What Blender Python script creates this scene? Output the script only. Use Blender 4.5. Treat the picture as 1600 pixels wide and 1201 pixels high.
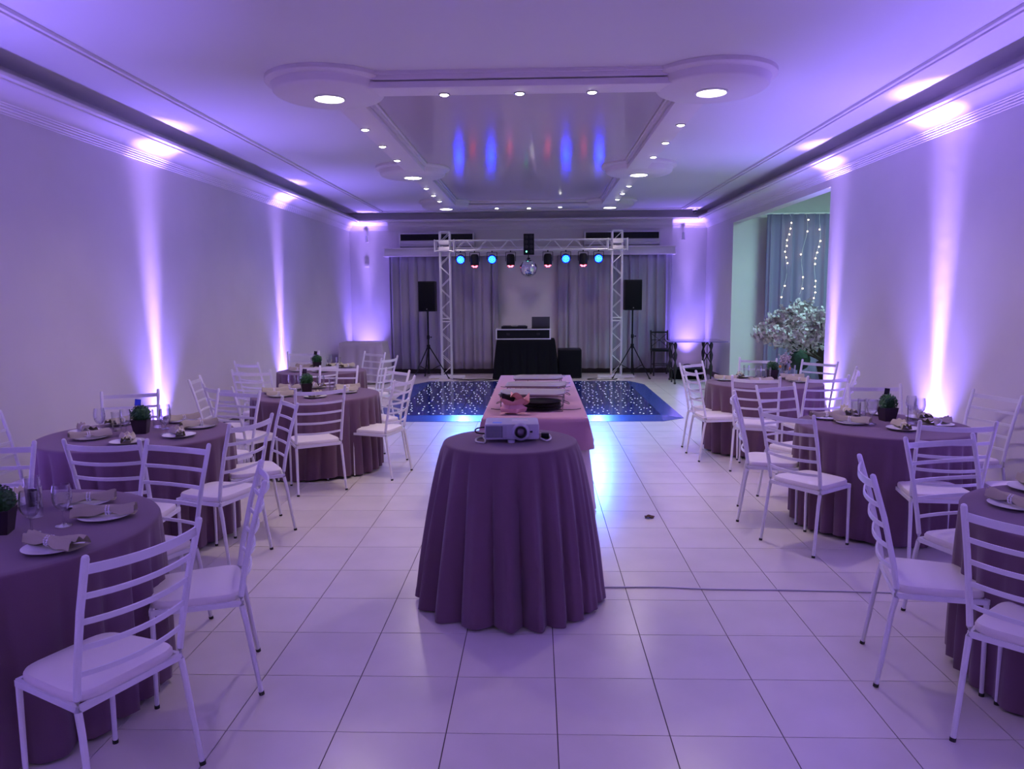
import bpy, bmesh, math, random
from mathutils import Vector, Matrix
C = bpy.context.scene
COL = C.collection
for o in list(bpy.data.objects):
    bpy.data.objects.remove(o)
PI = math.pi
rnd = random.Random(7)

# ------------------------------------------------------------------ camera
cam = bpy.data.cameras.new('camera')
cam.sensor_width = 36.0
cam.lens = 36.0 * 1174.345 / 1600
cam.clip_start = 0.05
cam.clip_end = 100
camo = bpy.data.objects.new('camera', cam)
COL.objects.link(camo)
Rr = Vector((0.99944154, 0.03257329, -0.00745551))
Dn = Vector((-0.00353947, -0.11866448, -0.99292810))
Fw = Vector((-0.03322764, 0.99239998, -0.11848292))
camo.matrix_world = Matrix(((Rr.x, -Dn.x, -Fw.x, 0), (Rr.y, -Dn.y, -Fw.y, 0), (Rr.z, -Dn.z, -Fw.z, 1.6788), (0, 0, 0, 1)))
C.camera = camo

# ------------------------------------------------------------------ world + lights
w = bpy.data.worlds.new('world')
C.world = w
w.use_nodes = True
w.node_tree.nodes['Background'].inputs[0].default_value = (0.10, 0.07, 0.2, 1)
w.node_tree.nodes['Background'].inputs[1].default_value = 0.02
C.view_settings.view_transform = 'Standard'
C.view_settings.look = 'None'
C.view_settings.gamma = 1
C.view_settings.use_curve_mapping = False
C.view_settings.exposure = 0.72

VIO = (0.24, 0.16, 1.0)       # wall washers
PINK = (.42, 0.27, 1.0)
WARM = (1.0, 0.80, 0.80)
E_WASH, E_CORE, E_BIG, E_SMALL, E_BLUE = 17.0, 5.5, 46.0, 6.0, 800.0


def spot(name, loc, tgt, energy, col, size, blend=1.0, rad=0.03):
    l = bpy.data.lights.new(name, 'SPOT')
    l.energy = energy
    l.color = col
    l.spot_size = math.radians(size)
    l.spot_blend = blend
    l.shadow_soft_size = rad
    o = bpy.data.objects.new(name, l)
    COL.objects.link(o)
    o.location = loc
    o.rotation_euler = (Vector(tgt) - Vector(loc)).to_track_quat('-Z', 'Y').to_euler()
    return o



def disk(name, loc, tgt, energy, col, size, spread):
    l = bpy.data.lights.new(name, 'AREA')
    l.shape = 'DISK'
    l.energy = energy
    l.color = col
    l.size = size
    l.spread = math.radians(spread)
    o = bpy.data.objects.new(name, l)
    COL.objects.link(o)
    o.location = loc
    o.rotation_euler = (Vector(tgt) - Vector(loc)).to_track_quat('-Z', 'Y').to_euler()
    return o


XL, XR, YB, YF, ZC = -3.98, 3.57, 16.14, -2.6, 3.40
# uplights: (x, y, toward-wall vector)
UP = [(-3.87, 7.72, -1, 0, 1.0), (-3.87, 11.60, -1, 0, .9), (-3.87, 3.95, -1, 0, 1.4), (-3.87, 0.1, -1, 0, 2.6),  # last one is out of view, added for violet ambient near the camera
      (-3.62, 15.90, 0, 1, .62), (3.19, 15.90, 0, 1, .62),
      (3.46, 6.80, 1, 0, 1.4), (3.46, 9.20, 1, 0, .9), (3.46, 4.10, 1, 0, 1.2), (3.46, 0.3, 1, 0, 2.6)]  # last one likewise unseen, added to fill the near area
for x, y, dx, dy, k in UP:
    disk('uplight_lamp', (x, y, .15), (x + dx * .03, y + dy * .03, 3.3), E_WASH * k, VIO, .12, 75)
    disk('uplight_core_lamp', (x, y, .15), (x + dx * .05, y + dy * .05, 3.3), E_CORE * k, PINK, .12, 17)
BIG = [(-1.67, 6.26), (1.395, 6.26), (-1.67, 10.40), (1.375, 10.40), (-1.67, 14.16), (1.35, 14.20)]
SMALL = [(-.735, 6.24), (-.13, 6.24), (.447, 6.24)] + [(-1.655, y) for y in (7.47, 8.30, 9.15, 11.53, 12.34, 13.10)] + \
        [(1.38, y) for y in (7.47, 8.32, 9.16, 11.53, 12.38, 13.12)] + [(-.735, 14.22), (-.14, 14.28), (.437, 14.15)]
for x, y in BIG:
    spot('ceiling_lamp', (x, y, 3.20), (x, y, 0), E_BIG * (.45 if y > 14 else 1), WARM, 150, .8, .08)
for x, y in ((-1.67, -.6), (1.39, -.6)):      # unseen pair added behind the viewer to warm the near area
    spot('ceiling_lamp', (x, y, 3.20), (x, y + .6, 0), 12, WARM, 150, .8, .08)
for x, y in SMALL:
    spot('ceiling_spot_lamp', (x, y, 3.23), (x, y, 0), E_SMALL, WARM, 90, .7, .03)
PARS = [(-1.516, 'b'), (-1.234, 'r'), (-.887, 'b'), (-.516, 'r'), (.225, 'r'), (.582, 'b'), (.926, 'r'), (1.231, 'b')]
for x, k in PARS:
    if k == 'b':
        spot('par_beam_lamp', (x, 14.98, 2.33), (math.copysign(.75 + .25 * abs(x), x), 7.6 + 1.4 * abs(x), 0), E_BLUE * .85, (.05, .17, 1.0), 21, .9, .05)
    else:
        spot('red_beam_lamp', (x, 15.05, 2.2), (x, 13.0, 0), 8, (1.0, .05, .12), 40, .9, .03)
# light inside the side room
l = bpy.data.lights.new('side_room_lamp', 'AREA')
l.energy = 85
l.color = (.48, .96, .96)
l.size = 1.4
lo = bpy.data.objects.new('side_room_lamp', l)
COL.objects.link(lo)
lo.location = (5.2, 11.0, 3.5)

# ------------------------------------------------------------------ materials
MATS = {}


def mat(name, col, rough=.5, metal=0, spec=.5, emit=None, es=0, noise=None, bump=None, coat=0, sheen=0, trans=0, alpha=1):
    m = bpy.data.materials.new(name)
    m.use_nodes = True
    nt = m.node_tree
    b = nt.nodes['Principled BSDF']
    b.inputs['Base Color'].default_value = (*col, 1)
    b.inputs['Roughness'].default_value = rough
    b.inputs['Metallic'].default_value = metal
    b.inputs['Specular IOR Level'].default_value = spec
    b.inputs['Coat Weight'].default_value = coat
    b.inputs['Sheen Weight'].default_value = sheen
    if emit:
        b.inputs['Emission Color'].default_value = (*emit, 1)
        b.inputs['Emission Strength'].default_value = es
    if noise or bump:
        tc = nt.nodes.new('ShaderNodeTexCoord')
    if noise:   # (scale, amount, detail)
        n = nt.nodes.new('ShaderNodeTexNoise')
        n.inputs['Scale'].default_value = noise[0]
        n.inputs['Detail'].default_value = noise[2] if len(noise) > 2 else 4
        nt.links.new(tc.outputs['Object'], n.inputs['Vector'])
        r = nt.nodes.new('ShaderNodeValToRGB')
        a = noise[1]
        r.color_ramp.elements[0].position = .3
        r.color_ramp.elements[1].position = .7
        r.color_ramp.elements[0].color = (*[c * (1 - a) for c in col], 1)
        r.color_ramp.elements[1].color = (*[min(1, c * (1 + a)) for c in col], 1)
        nt.links.new(n.outputs['Fac'], r.inputs['Fac'])
        nt.links.new(r.outputs['Color'], b.inputs['Base Color'])
    if bump:
        n2 = nt.nodes.new('ShaderNodeTexNoise')
        n2.inputs['Scale'].default_value = bump[0]
        n2.inputs['Detail'].default_value = 3
        nt.links.new(tc.outputs['Object'], n2.inputs['Vector'])
        bp = nt.nodes.new('ShaderNodeBump')
        bp.inputs['Strength'].default_value = bump[1]
        bp.inputs['Distance'].default_value = bump[2] if len(bump) > 2 else .01
        nt.links.new(n2.outputs['Fac'], bp.inputs['Height'])
        nt.links.new(bp.outputs['Normal'], b.inputs['Normal'])
    MATS[name] = m
    return m


def glassmat(name, tint, fac):
    m = bpy.data.materials.new(name)
    m.use_nodes = True
    nt = m.node_tree
    nt.nodes.clear()
    out = nt.nodes.new('ShaderNodeOutputMaterial')
    mx = nt.nodes.new('ShaderNodeMixShader')
    tr = nt.nodes.new('ShaderNodeBsdfTransparent')
    tr.inputs[0].default_value = (*tint, 1)
    gl = nt.nodes.new('ShaderNodeBsdfGlossy')
    gl.inputs['Roughness'].default_value = .04
    lw = nt.nodes.new('ShaderNodeLayerWeight')
    lw.inputs['Blend'].default_value = fac
    nt.links.new(lw.outputs['Facing'], mx.inputs[0])
    nt.links.new(tr.outputs[0], mx.inputs[1])
    nt.links.new(gl.outputs[0], mx.inputs[2])
    nt.links.new(mx.outputs[0], out.inputs[0])
    MATS[name] = m
    return m


WALL = mat('wall_paint', (.70, .66, .66), .55, spec=.3, noise=(1.1, .05, 5), bump=(9, .12, .01))
CEIL = mat('ceiling_paint', (.74, .72, .74), .6, spec=.3)
PLAS = mat('plaster_moulding', (.78, .72, .74), .5, spec=.4)
GLOSSC = mat('gloss_ceiling_film', (.62, .54, .62), .13, spec=.6, bump=(2.2, .05, .02))
TILE = mat('porcelain_tile', (.70, .64, .60), .24, spec=.5, noise=(2.4, .06, 6), bump=(60, .03, .002))
GROUT = mat('grout', (.10, .07, .07), .9)
BASEB = mat('dark_skirting', (.035, .022, .022), .4)
WHT = mat('white_enamel_steel', (.80, .78, .80), .32, spec=.5)
SEATM = mat('white_leatherette', (.83, .77, .72), .42, spec=.45, bump=(18, .15, .01))
RUB = mat('dark_rubber', (.02, .02, .02), .7)
CLOTH = mat('mauve_cloth', (.150, .080, .118), .85, spec=.15, sheen=.25, bump=(220, .2, .002))
OVER = mat('rose_cloth', (.42, .225, .30), .8, spec=.15, sheen=.2, bump=(220, .2, .002))
SKIRT = mat('pale_skirt_cloth', (.66, .56, .58), .8, spec=.2)
LILAC = mat('pale_table_cloth', (.52, .46, .50), .8, spec=.2)
CURT = mat('curtain_fabric', (.38, .35, .43), .75, spec=.2, noise=(.9, .08, 3))
CURT2 = mat('blue_grey_curtain', (.24, .20, .34), .8, spec=.2)
PLATE = mat('white_porcelain', (.82, .80, .80), .18, spec=.6)
NAPK = mat('taupe_linen', (.50, .45, .32), .85, spec=.2, bump=(150, .3, .002))
PEARL = mat('pearl', (.85, .8, .82), .15, spec=.8)
GLASS = glassmat('clear_glass', (.97, .97, .99), .34)
TGLASS = glassmat('table_glass', (.55, .62, .72), .45)
BLK = mat('black_plastic', (.008, .008, .012), .5, spec=.2)
BLKC = mat('black_cloth', (.008, .008, .012), .9, spec=.1)
POTM = mat('dark_pot', (.025, .015, .02), .35)
LEAF = mat('boxwood_leaf', (.03, .13, .035), .55, noise=(30, .4))
BLUET = mat('blue_card', (.03, .07, .55), .5)
ALU = mat('truss_aluminium', (.78, .76, .80), .35, metal=.35)
ALUP = mat('aluminium_plate', (.74, .70, .74), .4, metal=.2)
CHRM = mat('chrome_wire', (.45, .42, .45), .2, metal=1)
STEEL = mat('brushed_steel', (.30, .28, .31), .5, metal=.25)
DKWIRE = mat('dark_wire', (.03, .03, .035), .35, metal=.6)
MIRR = mat('mirror_facets', (.85, .85, .9), .06, metal=1)
IRON = mat('dark_cast_iron', (.03, .025, .03), .4, metal=.3)
ACW = mat('ac_white', (.62, .58, .62), .4)
PROJW = mat('projector_shell', (.50, .50, .56), .4)
PINKF = mat('pink_fabric', (.66, .36, .36), .8, spec=.2)
BARK = mat('bark', (.035, .02, .018), .85, bump=(25, .5, .02))
PETAL = mat('blossom_petal', (.50, .42, .45), .7)
LENSM = mat('lamp_diffuser', (1, 1, 1), .4, emit=(1, .96, .98), es=14)
BULB = mat('warm_bulb', (1, .8, .5), .4, emit=(1, .74, .45), es=6)
BLED = mat('blue_led', (.1, .3, 1), .4, emit=(.0, .0024, 1.0), es=60)
BLEDC = mat('cyan_led_core', (.3, .9, 1), .4, emit=(.05, .42, 1.0), es=1.6)
RLED = mat('red_led', (1, .1, .1), .4, emit=(1.0, .06, .11), es=9)
GLED = mat('green_led', (.1, 1, .5), .4, emit=(.1, 1.0, .5), es=6)
VLED = mat('violet_led', (.5, .3, 1), .4, emit=(.5, .28, 1.0), es=12)
CABLEW = mat('pale_cable', (.60, .58, .62), .5)
LAPT = mat('laptop_lid', (.06, .055, .07), .35, metal=.3)
BROWN = mat('brown_leaf', (.09, .045, .03), .8)

# dance floor: black gloss, blue stage glow put into its base, tiny star LEDs
DF = bpy.data.materials.new('star_dance_floor')
DF.use_nodes = True
nt = DF.node_tree
b = nt.nodes['Principled BSDF']
b.inputs['Base Color'].default_value = (.012, .022, .16, 1)
b.inputs['Roughness'].default_value = .13
tc = nt.nodes.new('ShaderNodeTexCoord')
vo = nt.nodes.new('ShaderNodeTexVoronoi')
vo.voronoi_dimensions = '2D'
vo.inputs['Scale'].default_value = 6
vo.inputs['Randomness'].default_value = .9
nt.links.new(tc.outputs['Object'], vo.inputs['Vector'])
lt = nt.nodes.new('ShaderNodeMath')
lt.operation = 'LESS_THAN'
lt.inputs[1].default_value = .064
nt.links.new(vo.outputs['Distance'], lt.inputs[0])
ml = nt.nodes.new('ShaderNodeMath')
ml.operation = 'MULTIPLY'
ml.inputs[1].default_value = 2.0
nt.links.new(lt.outputs[0], ml.inputs[0])
nt.links.new(ml.outputs[0], b.inputs['Emission Strength'])
b.inputs['Emission Color'].default_value = (.75, .8, 1, 1)
RAMP = mat('dance_floor_ramp', (.03, .07, .32), .22, spec=.6)  # blue of the stage lights put into the base colour

# ------------------------------------------------------------------ mesh helpers


def obj(name, bm, m, parent=None, smooth=True, ang=35, loc=None):
    me = bpy.data.meshes.new(name)
    bmesh.ops.recalc_face_normals(bm, faces=bm.faces)
    bm.to_mesh(me)
    bm.free()
    me.materials.append(m)
    if smooth:
        me.polygons.foreach_set('use_smooth', [True] * len(me.polygons))
        me.set_sharp_from_angle(angle=math.radians(ang))
    o = bpy.data.objects.new(name, me)
    COL.objects.link(o)
    if parent:
        o.parent = parent
    if loc:
        o.location = loc
    return o


def tag(o, label=None, cat=None, group=None, kind=None):
    if label:
        o['label'] = label
    if cat:
        o['category'] = cat
    if group:
        o['group'] = group
    if kind:
        o['kind'] = kind
    return o


def thing(name, label, cat, loc=(0, 0, 0), rz=0, group=None):
    o = bpy.data.objects.new(name, None)
    COL.objects.link(o)
    o.empty_display_size = .1
    o.location = loc
    o.rotation_euler = (0, 0, rz)
    return tag(o, label, cat, group)


KIDS = {}


def copy_tree(o, parent=None):
    c = o.copy()
    COL.objects.link(c)
    if parent:
        c.parent = parent
    for ch in list(o.children):
        copy_tree(ch, c)
    return c


def B():
    return bmesh.new()


def box(bm, x0, x1, y0, y1, z0, z1, bev=0, mtx=None):
    v = [bm.verts.new((x, y, z)) for x in (x0, x1) for y in (y0, y1) for z in (z0, z1)]
    fs = []
    for q in ((0, 1, 3, 2), (4, 6, 7, 5), (0, 4, 5, 1), (2, 3, 7, 6), (0, 2, 6, 4), (1, 5, 7, 3)):
        fs.append(bm.faces.new([v[i] for i in q]))
    if bev:
        es = list({e for f in fs for e in f.edges})
        r = bmesh.ops.bevel(bm, geom=es, offset=bev, segments=2, affect='EDGES', profile=.6)
        v = [a for a in r['verts']] + [a for a in v if a.is_valid]
        v = list(set(v))
    if mtx:
        bmesh.ops.transform(bm, matrix=mtx, verts=v)
    return bm


def tube(bm, pts, r, n=8, caps=True, flat=None):
    """swept ring along pts; r number or list; flat=(w,h) gives a rectangular section with h along z"""
    P = [Vector(p) for p in pts]
    rings = []
    up = Vector((0, 0, 1))
    for i, p in enumerate(P):
        t = (P[min(i + 1, len(P) - 1)] - P[max(i - 1, 0)]).normalized()
        a = t.cross(up)
        if a.length < .05:
            a = t.cross(Vector((0, 1, 0)))
        a.normalize()
        bb = a.cross(t).normalized()
        ri = r[i] if isinstance(r, (list, tuple)) else r
        if flat:
            w_, h_ = flat
            ring = [p + a * sx * w_ / 2 + bb * sy * h_ / 2 for sx, sy in ((-1, -1), (1, -1), (1, 1), (-1, 1))]
        else:
            ring = [p + (a * math.cos(2 * PI * k / n) + bb * math.sin(2 * PI * k / n)) * ri for k in range(n)]
        rings.append([bm.verts.new(q) for q in ring])
    m = len(rings[0])
    for i in range(len(rings) - 1):
        for k in range(m):
            bm.faces.new((rings[i][k], rings[i][(k + 1) % m], rings[i + 1][(k + 1) % m], rings[i + 1][k]))
    if caps:
        bm.faces.new(rings[0][::-1])
        bm.faces.new(rings[-1])
    return bm


def lathe(bm, prof, n=24, c=(0, 0, 0), capb=True, capt=True):
    rings = []
    for r, z in prof:
        rings.append([bm.verts.new((c[0] + r * math.cos(2 * PI * k / n), c[1] + r * math.sin(2 * PI * k / n), c[2] + z)) for k in range(n)])
    for i in range(len(rings) - 1):
        for k in range(n):
            bm.faces.new((rings[i][k], rings[i][(k + 1) % n], rings[i + 1][(k + 1) % n], rings[i + 1][k]))
    if capb:
        bm.faces.new(rings[0][::-1])
    if capt:
        bm.faces.new(rings[-1])
    return bm


def grid(bm, nu, nv, fn):
    g = [[bm.verts.new(fn(i / nu, j / nv)) for j in range(nv + 1)] for i in range(nu + 1)]
    for i in range(nu):
        for j in range(nv):
            bm.faces.new((g[i][j], g[i + 1][j], g[i + 1][j + 1], g[i][j + 1]))
    return bm


def prism(bm, prof, axis, a0, a1):
    """closed profile of (d, z) points swept along x ('x') or y ('y') between a0 and a1; callers map d"""
    vs = []
    for a in (a0, a1):
        vs.append([bm.verts.new((d, a, z) if axis == 'y' else (a, d, z)) for d, z in prof])
    n = len(prof)
    for k in range(n):
        bm.faces.new((vs[0][k], vs[0][(k + 1) % n], vs[1][(k + 1) % n], vs[1][k]))
    bm.faces.new(vs[0][::-1])
    bm.faces.new(vs[1])
    return bm


def bez(p, n=12):
    """catmull-rom through the points"""
    P = [Vector(q) for q in p]
    P = [P[0] * 2 - P[1]] + P + [P[-1] * 2 - P[-2]]
    out = []
    for i in range(1, len(P) - 2):
        for k in range(n):
            t = k / n
            a, b_, c, d = P[i - 1], P[i], P[i + 1], P[i + 2]
            out.append(.5 * ((2 * b_) + (c - a) * t + (2 * a - 5 * b_ + 4 * c - d) * t * t + (3 * b_ - a - 3 * c + d) * t ** 3))
    out.append(P[-2])
    return out


def struct(name, bm, m, smooth=False, ang=30, parent=None):
    return tag(obj(name, bm, m, parent, smooth=smooth, ang=ang), kind='structure')


# ------------------------------------------------------------------ room shell
OY0, OY1, OZ = 9.45, 14.0, 2.95      # opening in the right wall
WT = .16
struct('wall_left', box(B(), XL - WT, XL, YF - WT, YB + WT, 0, 3.6), WALL)
struct('wall_back', box(B(), XL, 8.0, YB, YB + WT, 0, 3.6), WALL)
struct('wall_front', box(B(), XL, XR, YF - WT, YF, 0, 3.6), WALL)
bm = B()
box(bm, XR, XR + WT, YF - WT, OY0, 0, 3.6)
box(bm, XR, XR + WT, OY1, YB, 0, 3.6)
box(bm, XR, XR + WT, OY0, OY1, OZ, 3.6)
struct('wall_right', bm, WALL)
struct('ceiling', box(B(), XL, XR, YF, YB, ZC, ZC + .1), CEIL)

# side room
bm = B()
box(bm, XR + WT, 8.0, 14.0, 14.15, 0, 3.9)
struct('wall_side_room_back', bm, WALL)
struct('wall_side_room_front', box(B(), XR + WT, 8.0, 7.35, 7.5, 0, 3.9), WALL)
struct('wall_side_room_right', box(B(), 8.0, 8.15, 7.35, 14.15, 0, 3.9), WALL)
struct('ceiling_side_room', box(B(), XR + .001, 8.0, 7.35, 14.15, 3.9, 4.0), CEIL)
struct('wall_side_room_upper', box(B(), XR, XR + WT, 7.35, 14.15, 3.6, 3.9), WALL)

# floor: grout bed, then tiles one by one
TS = .43
TX0, TY0 = -1.828 * TS, 6.3109 * TS
fl = struct('floor', box(B(), XL - WT, 8.15, YF - WT, YB + WT, -.08, -.004), GROUT)
TMESH = {}


def tile_bm(w_, d_):
    bm = B()
    g = .0022
    x, y = w_ / 2 - g, d_ / 2 - g
    lo_ = [bm.verts.new((sx * x, sy * y, -.006)) for sx, sy in ((-1, -1), (1, -1), (1, 1), (-1, 1))]
    hi = [bm.verts.new((sx * x, sy * y, 0)) for sx, sy in ((-1, -1), (1, -1), (1, 1), (-1, 1))]
    for k in range(4):
        j = (k + 1) % 4
        bm.faces.new((lo_[k], lo_[j], hi[j], hi[k]))
    bm.faces.new(hi)
    return bm


def cut(a0, a1, lo_, hi_):
    return max(a0, lo_), min(a1, hi_)


rest = B()
for j in range(-13, 32):
    for i in range(-8, 20):
        x0, x1 = cut(TX0 + i * TS, TX0 + (i + 1) * TS, XL, XR if (TY0 + j * TS < OY0 - .3 or TY0 + j * TS > OY1) else 8.0)
        if i > 10 and (TY0 + j * TS < OY0 - .3 or TY0 + j * TS > OY1):
            continue
        y0, y1 = cut(TY0 + j * TS, TY0 + (j + 1) * TS, YF, YB)
        if x1 - x0 < .02 or y1 - y0 < .02:
            continue
        near = -1 <= j <= 13 and i <= 10
        cx, cy = (x0 + x1) / 2, (y0 + y1) / 2
        if near:
            k = (round(x1 - x0, 3), round(y1 - y0, 3))
            if k not in TMESH:
                o = obj('tile', tile_bm(*k), TILE, fl, smooth=False, loc=(cx, cy, 0))
                TMESH[k] = o
            else:
                o = TMESH[k].copy()
                o.parent = fl
                o.location = (cx, cy, 0)
                COL.objects.link(o)
        else:
            t = tile_bm(x1 - x0, y1 - y0)
            bmesh.ops.translate(t, verts=t.verts, vec=(cx, cy, 0))
            me = bpy.data.meshes.new('t')
            t.to_mesh(me)
            t.free()
            rest.from_mesh(me)
            bpy.data.meshes.remove(me)
tag(obj('far_tiles', rest, TILE, fl, smooth=False), kind='stuff')

# skirting
struct('baseboard_back', box(B(), XL, XR, YB - .018, YB, 0, .105, .003), BASEB)
struct('baseboard_left', box(B(), XL, XL + .018, YF, YB - .018, 0, .105, .003), BASEB)
bm = B()
box(bm, XR - .018, XR, YF, OY0, 0, .105, .003)
box(bm, XR - .018, XR, OY1, YB - .018, 0, .105, .003)
struct('baseboard_right', bm, BASEB)

# cornice profile (d = distance out of the wall)
PR = [(0, 3.045), (.018, 3.045), (.018, 3.058), (.032, 3.062), (.032, 3.076), (.046, 3.080), (.046, 3.094), (.062, 3.098), (.062, 3.108)]
for k in range(9):
    a = k / 8 * PI / 2
    PR.append((.075 + .15 * (1 - math.cos(a)), 3.112 + .088 * math.sin(a)))
PR += [(.245, 3.203), (.245, 3.216), (.28, 3.222), (.28, 3.25), (.02, 3.25), (0, 3.25)]
struct('trim_1', prism(B(), [(XL + d, z) for d, z in PR], 'y', YF, YB), PLAS, True)
struct('trim_2', prism(B(), [(XR - d * .85, z) for d, z in PR], 'y', YF, YB), PLAS, True)
struct('trim_3', prism(B(), [(YB - d, z) for d, z in PR], 'x', XL, XR), PLAS, True)


# thin moulding line round the ceiling field
def strip(bm, x0, x1, y0, y1):
    box(bm, x0, x1, y0, y1, ZC - .028, ZC + .01, .006)


bm = B()
fx0, fx1, fy1 = -3.17, 2.96, 15.62
for o_, w_ in ((0, .03), (.055, .03)):
    box(bm, fx0 - o_, fx0 - o_ + w_, YF, fy1 + o_, ZC - .026, ZC + .01, .008)
    box(bm, fx1 + o_ - w_, fx1 + o_, YF, fy1 + o_, ZC - .026, ZC + .01, .008)
    box(bm, fx0 - o_, fx1 + o_, fy1 + o_ - w_, fy1 + o_, ZC - .026, ZC + .01, .008)
struct('trim_4', bm, PLAS, True)

# central plaster frame with six round bosses, two tiers thick
bm = B()
L0, L1, R0, R1 = -1.72, -1.44, 1.16, 1.445
Y0, Y1, Y2, Y3 = 6.02, 6.30, 14.02, 14.34
for (a, b_, z) in ((.02, .0, 3.375), (0, .02, 3.34), (-.015, .05, 3.28)):
    zt = ZC + .01 if z == 3.375 else z + .05
    box(bm, L0 - a, L1 + a, Y0 - a, Y3 + a, z, zt, .006)
    box(bm, R0 - a, R1 + a, Y0 - a, Y3 + a, z, zt, .006)
    box(bm, L0 - a, R1 + a, Y0 - a, Y1 + a, z, zt, .006)
    box(bm, L0 - a, R1 + a, Y2 - a, Y3 + a, z, zt, .006)
struct('trim_5', bm, PLAS, True)
for k, (x, y) in enumerate(BIG):
    bm = lathe(B(), [(.50, ZC + .005), (.50, 3.37), (.485, 3.355), (.455, 3.35), (.445, 3.335), (.44, 3.30), (.425, 3.285), (.40, 3.278), (.385, 3.268)], 56, (x, y, 0))
    struct('trim_%d' % (6 + k), bm, PLAS, True, 40)
# gloss film stretched inside the frame
struct('trim_12', box(B(), L1 + .03, R0 - .03, Y1 + .03, Y2 - .03, ZC - .012, ZC + .005), GLOSSC)

# ------------------------------------------------------------------ ceiling lamps
rowtxt = ['front', 'middle', 'rear']
for k, (x, y) in enumerate(BIG):
    side = 'left' if k % 2 == 0 else 'right'
    t = thing('downlight', 'large round bright ceiling downlight, %s one on the %s side of the plaster frame' % (rowtxt[k // 2], side), 'ceiling light', (x, y, 3.268), group='large ceiling downlights')
    obj('lamp_rim', lathe(B(), [(.128, 0), (.132, -.008), (.118, -.014), (.108, -.004), (.108, 0)], 32, capb=False, capt=False), WHT, t)
    obj('diffuser', lathe(B(), [(.108, -.001), (.108, -.009), (.09, -.011), (.001, -.012)], 32), LENSM, t)
onm = ['first', 'second', 'third', 'fourth', 'fifth', 'sixth']


def small_label(k):
    if k < 3:
        return 'small bright spotlight in the front bar of the ceiling frame, %s' % ['left one', 'centre one', 'right one'][k]
    if k < 9:
        return 'small bright ceiling spotlight, %s from the front along the left bar' % onm[k - 3]
    if k < 15:
        return 'small bright ceiling spotlight, %s from the front along the right bar' % onm[k - 9]
    return 'tiny spotlight in the far rear bar of the ceiling frame, %s' % ['left one', 'centre one', 'right one'][k - 15]


for k, (x, y) in enumerate(SMALL):
    t = thing('ceiling_spotlight', small_label(k), 'ceiling light', (x, y, 3.28), group='small ceiling spotlights')
    obj('lamp_rim', lathe(B(), [(.045, 0), (.047, -.006), (.038, -.009), (.034, -.002), (.034, 0)], 20, capb=False, capt=False), CHRM, t)
    obj('bulb', lathe(B(), [(.034, -.001), (.033, -.010), (.018, -.016), (.001, -.018)], 16), LENSM, t)

# ------------------------------------------------------------------ wall washers on the floor
uplab = ['on the floor at the left wall beside the second left table', 'on the floor at the left wall behind the third left table',
         'on the floor at the left wall beside the front left table', 'added out of view at the left wall near the viewer',
         'in the back left corner behind the pale draped table', 'in the back right corner behind the glass table',
         'on the floor at the right wall beyond the middle right table', 'on the floor at the right wall by the side room opening',
         'on the floor at the right wall beside the front right table', 'added out of view at the right wall near the viewer']
for k, (x, y, dx, dy, s) in enumerate(UP):
    t = thing('uplight', 'small violet washer lamp ' + uplab[k], 'light', (x, y, 0), math.atan2(dy, dx) - PI / 2, 'violet wall washers')
    obj('lamp_body', lathe(B(), [(.045, .03), (.068, .045), (.07, .13), (.066, .148), (.058, .148), (.056, .14)], 20), BLK, t)
    obj('led_face', lathe(B(), [(.055, .1405), (.055, .143), (.001, .144)], 20), VLED, t)
    bm = B()
    for sx in (-1, 1):
        box(bm, sx * .078 - .004, sx * .078 + .004, -.015, .015, 0, .12)
    box(bm, -.082, .082, -.05, .05, 0, .006)
    obj('bracket', bm, BLK, t, smooth=False)

# ------------------------------------------------------------------ back wall: curtains, pelmet, air conditioners


def curtain(name, label, x0, x1, y, z0, z1, m, folds, amp, seed, rz=0, loc=(0, 0, 0), gather=0):
    r = random.Random(seed)
    ph = [r.uniform(0, 6.28) for _ in range(4)]

    def fn(u, v):
        x = x0 + (x1 - x0) * u
        z = z1 + (z0 - z1) * v
        a = amp * (.55 + .45 * v)
        f = math.sin(2 * PI * folds * u + ph[0] + .8 * math.sin(2 * PI * 2.3 * u + ph[1])) + .35 * math.sin(2 * PI * folds * 2.1 * u + ph[2]) + .3 * math.sin(5 * v + 9 * u + ph[3]) * v
        xx = x + .25 * (x1 - x0) / folds * .35 * math.sin(2 * PI * folds * u + ph[3]) + gather * math.sin(PI * v) * (u - .5)
        return (xx, y + a * f, z)
    bm = grid(B(), int(folds * 14), 10, fn)
    o = obj(name, bm, m, ang=80)
    md = o.modifiers.new('thickness', 'SOLIDIFY')
    md.thickness = .004
    return tag(o, label, 'curtain')


g_ = 'lilac grey curtains along the back wall'
for k, (a, b_, f, s, lab) in enumerate([(-3.13, -1.80, 7, 1, 'pale lilac grey curtain at the far left, behind the left loudspeaker'),
                                        (-1.86, -.82, 5, 2, 'pale lilac grey curtain just right of the left truss tower'),
                                        (.46, 1.55, 5, 3, 'pale lilac grey curtain just left of the right truss tower'),
                                        (1.50, 2.82, 7, 4, 'pale lilac grey curtain at the far right, behind the right loudspeaker')]):
    tag(curtain('curtain', lab, a, b_, 15.97, .115, 2.50, CURT, f, .045, s), group=g_)
t = thing('pelmet', 'long pale box pelmet above the curtains on the back wall', 'pelmet', (-.16, 15.975, 2.49))
bm = box(B(), -3.02, 3.02, -.13, .16, .02, .16, .008)
obj('pelmet_board', bm, WALL, t)
obj('pelmet_moulding', box(B(), -3.05, 3.05, -.155, .16, .0, .028, .006), PLAS, t)
obj('pelmet_cap', box(B(), -3.05, 3.05, -.150, .16, .152, .178, .006), PLAS, t)


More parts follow.
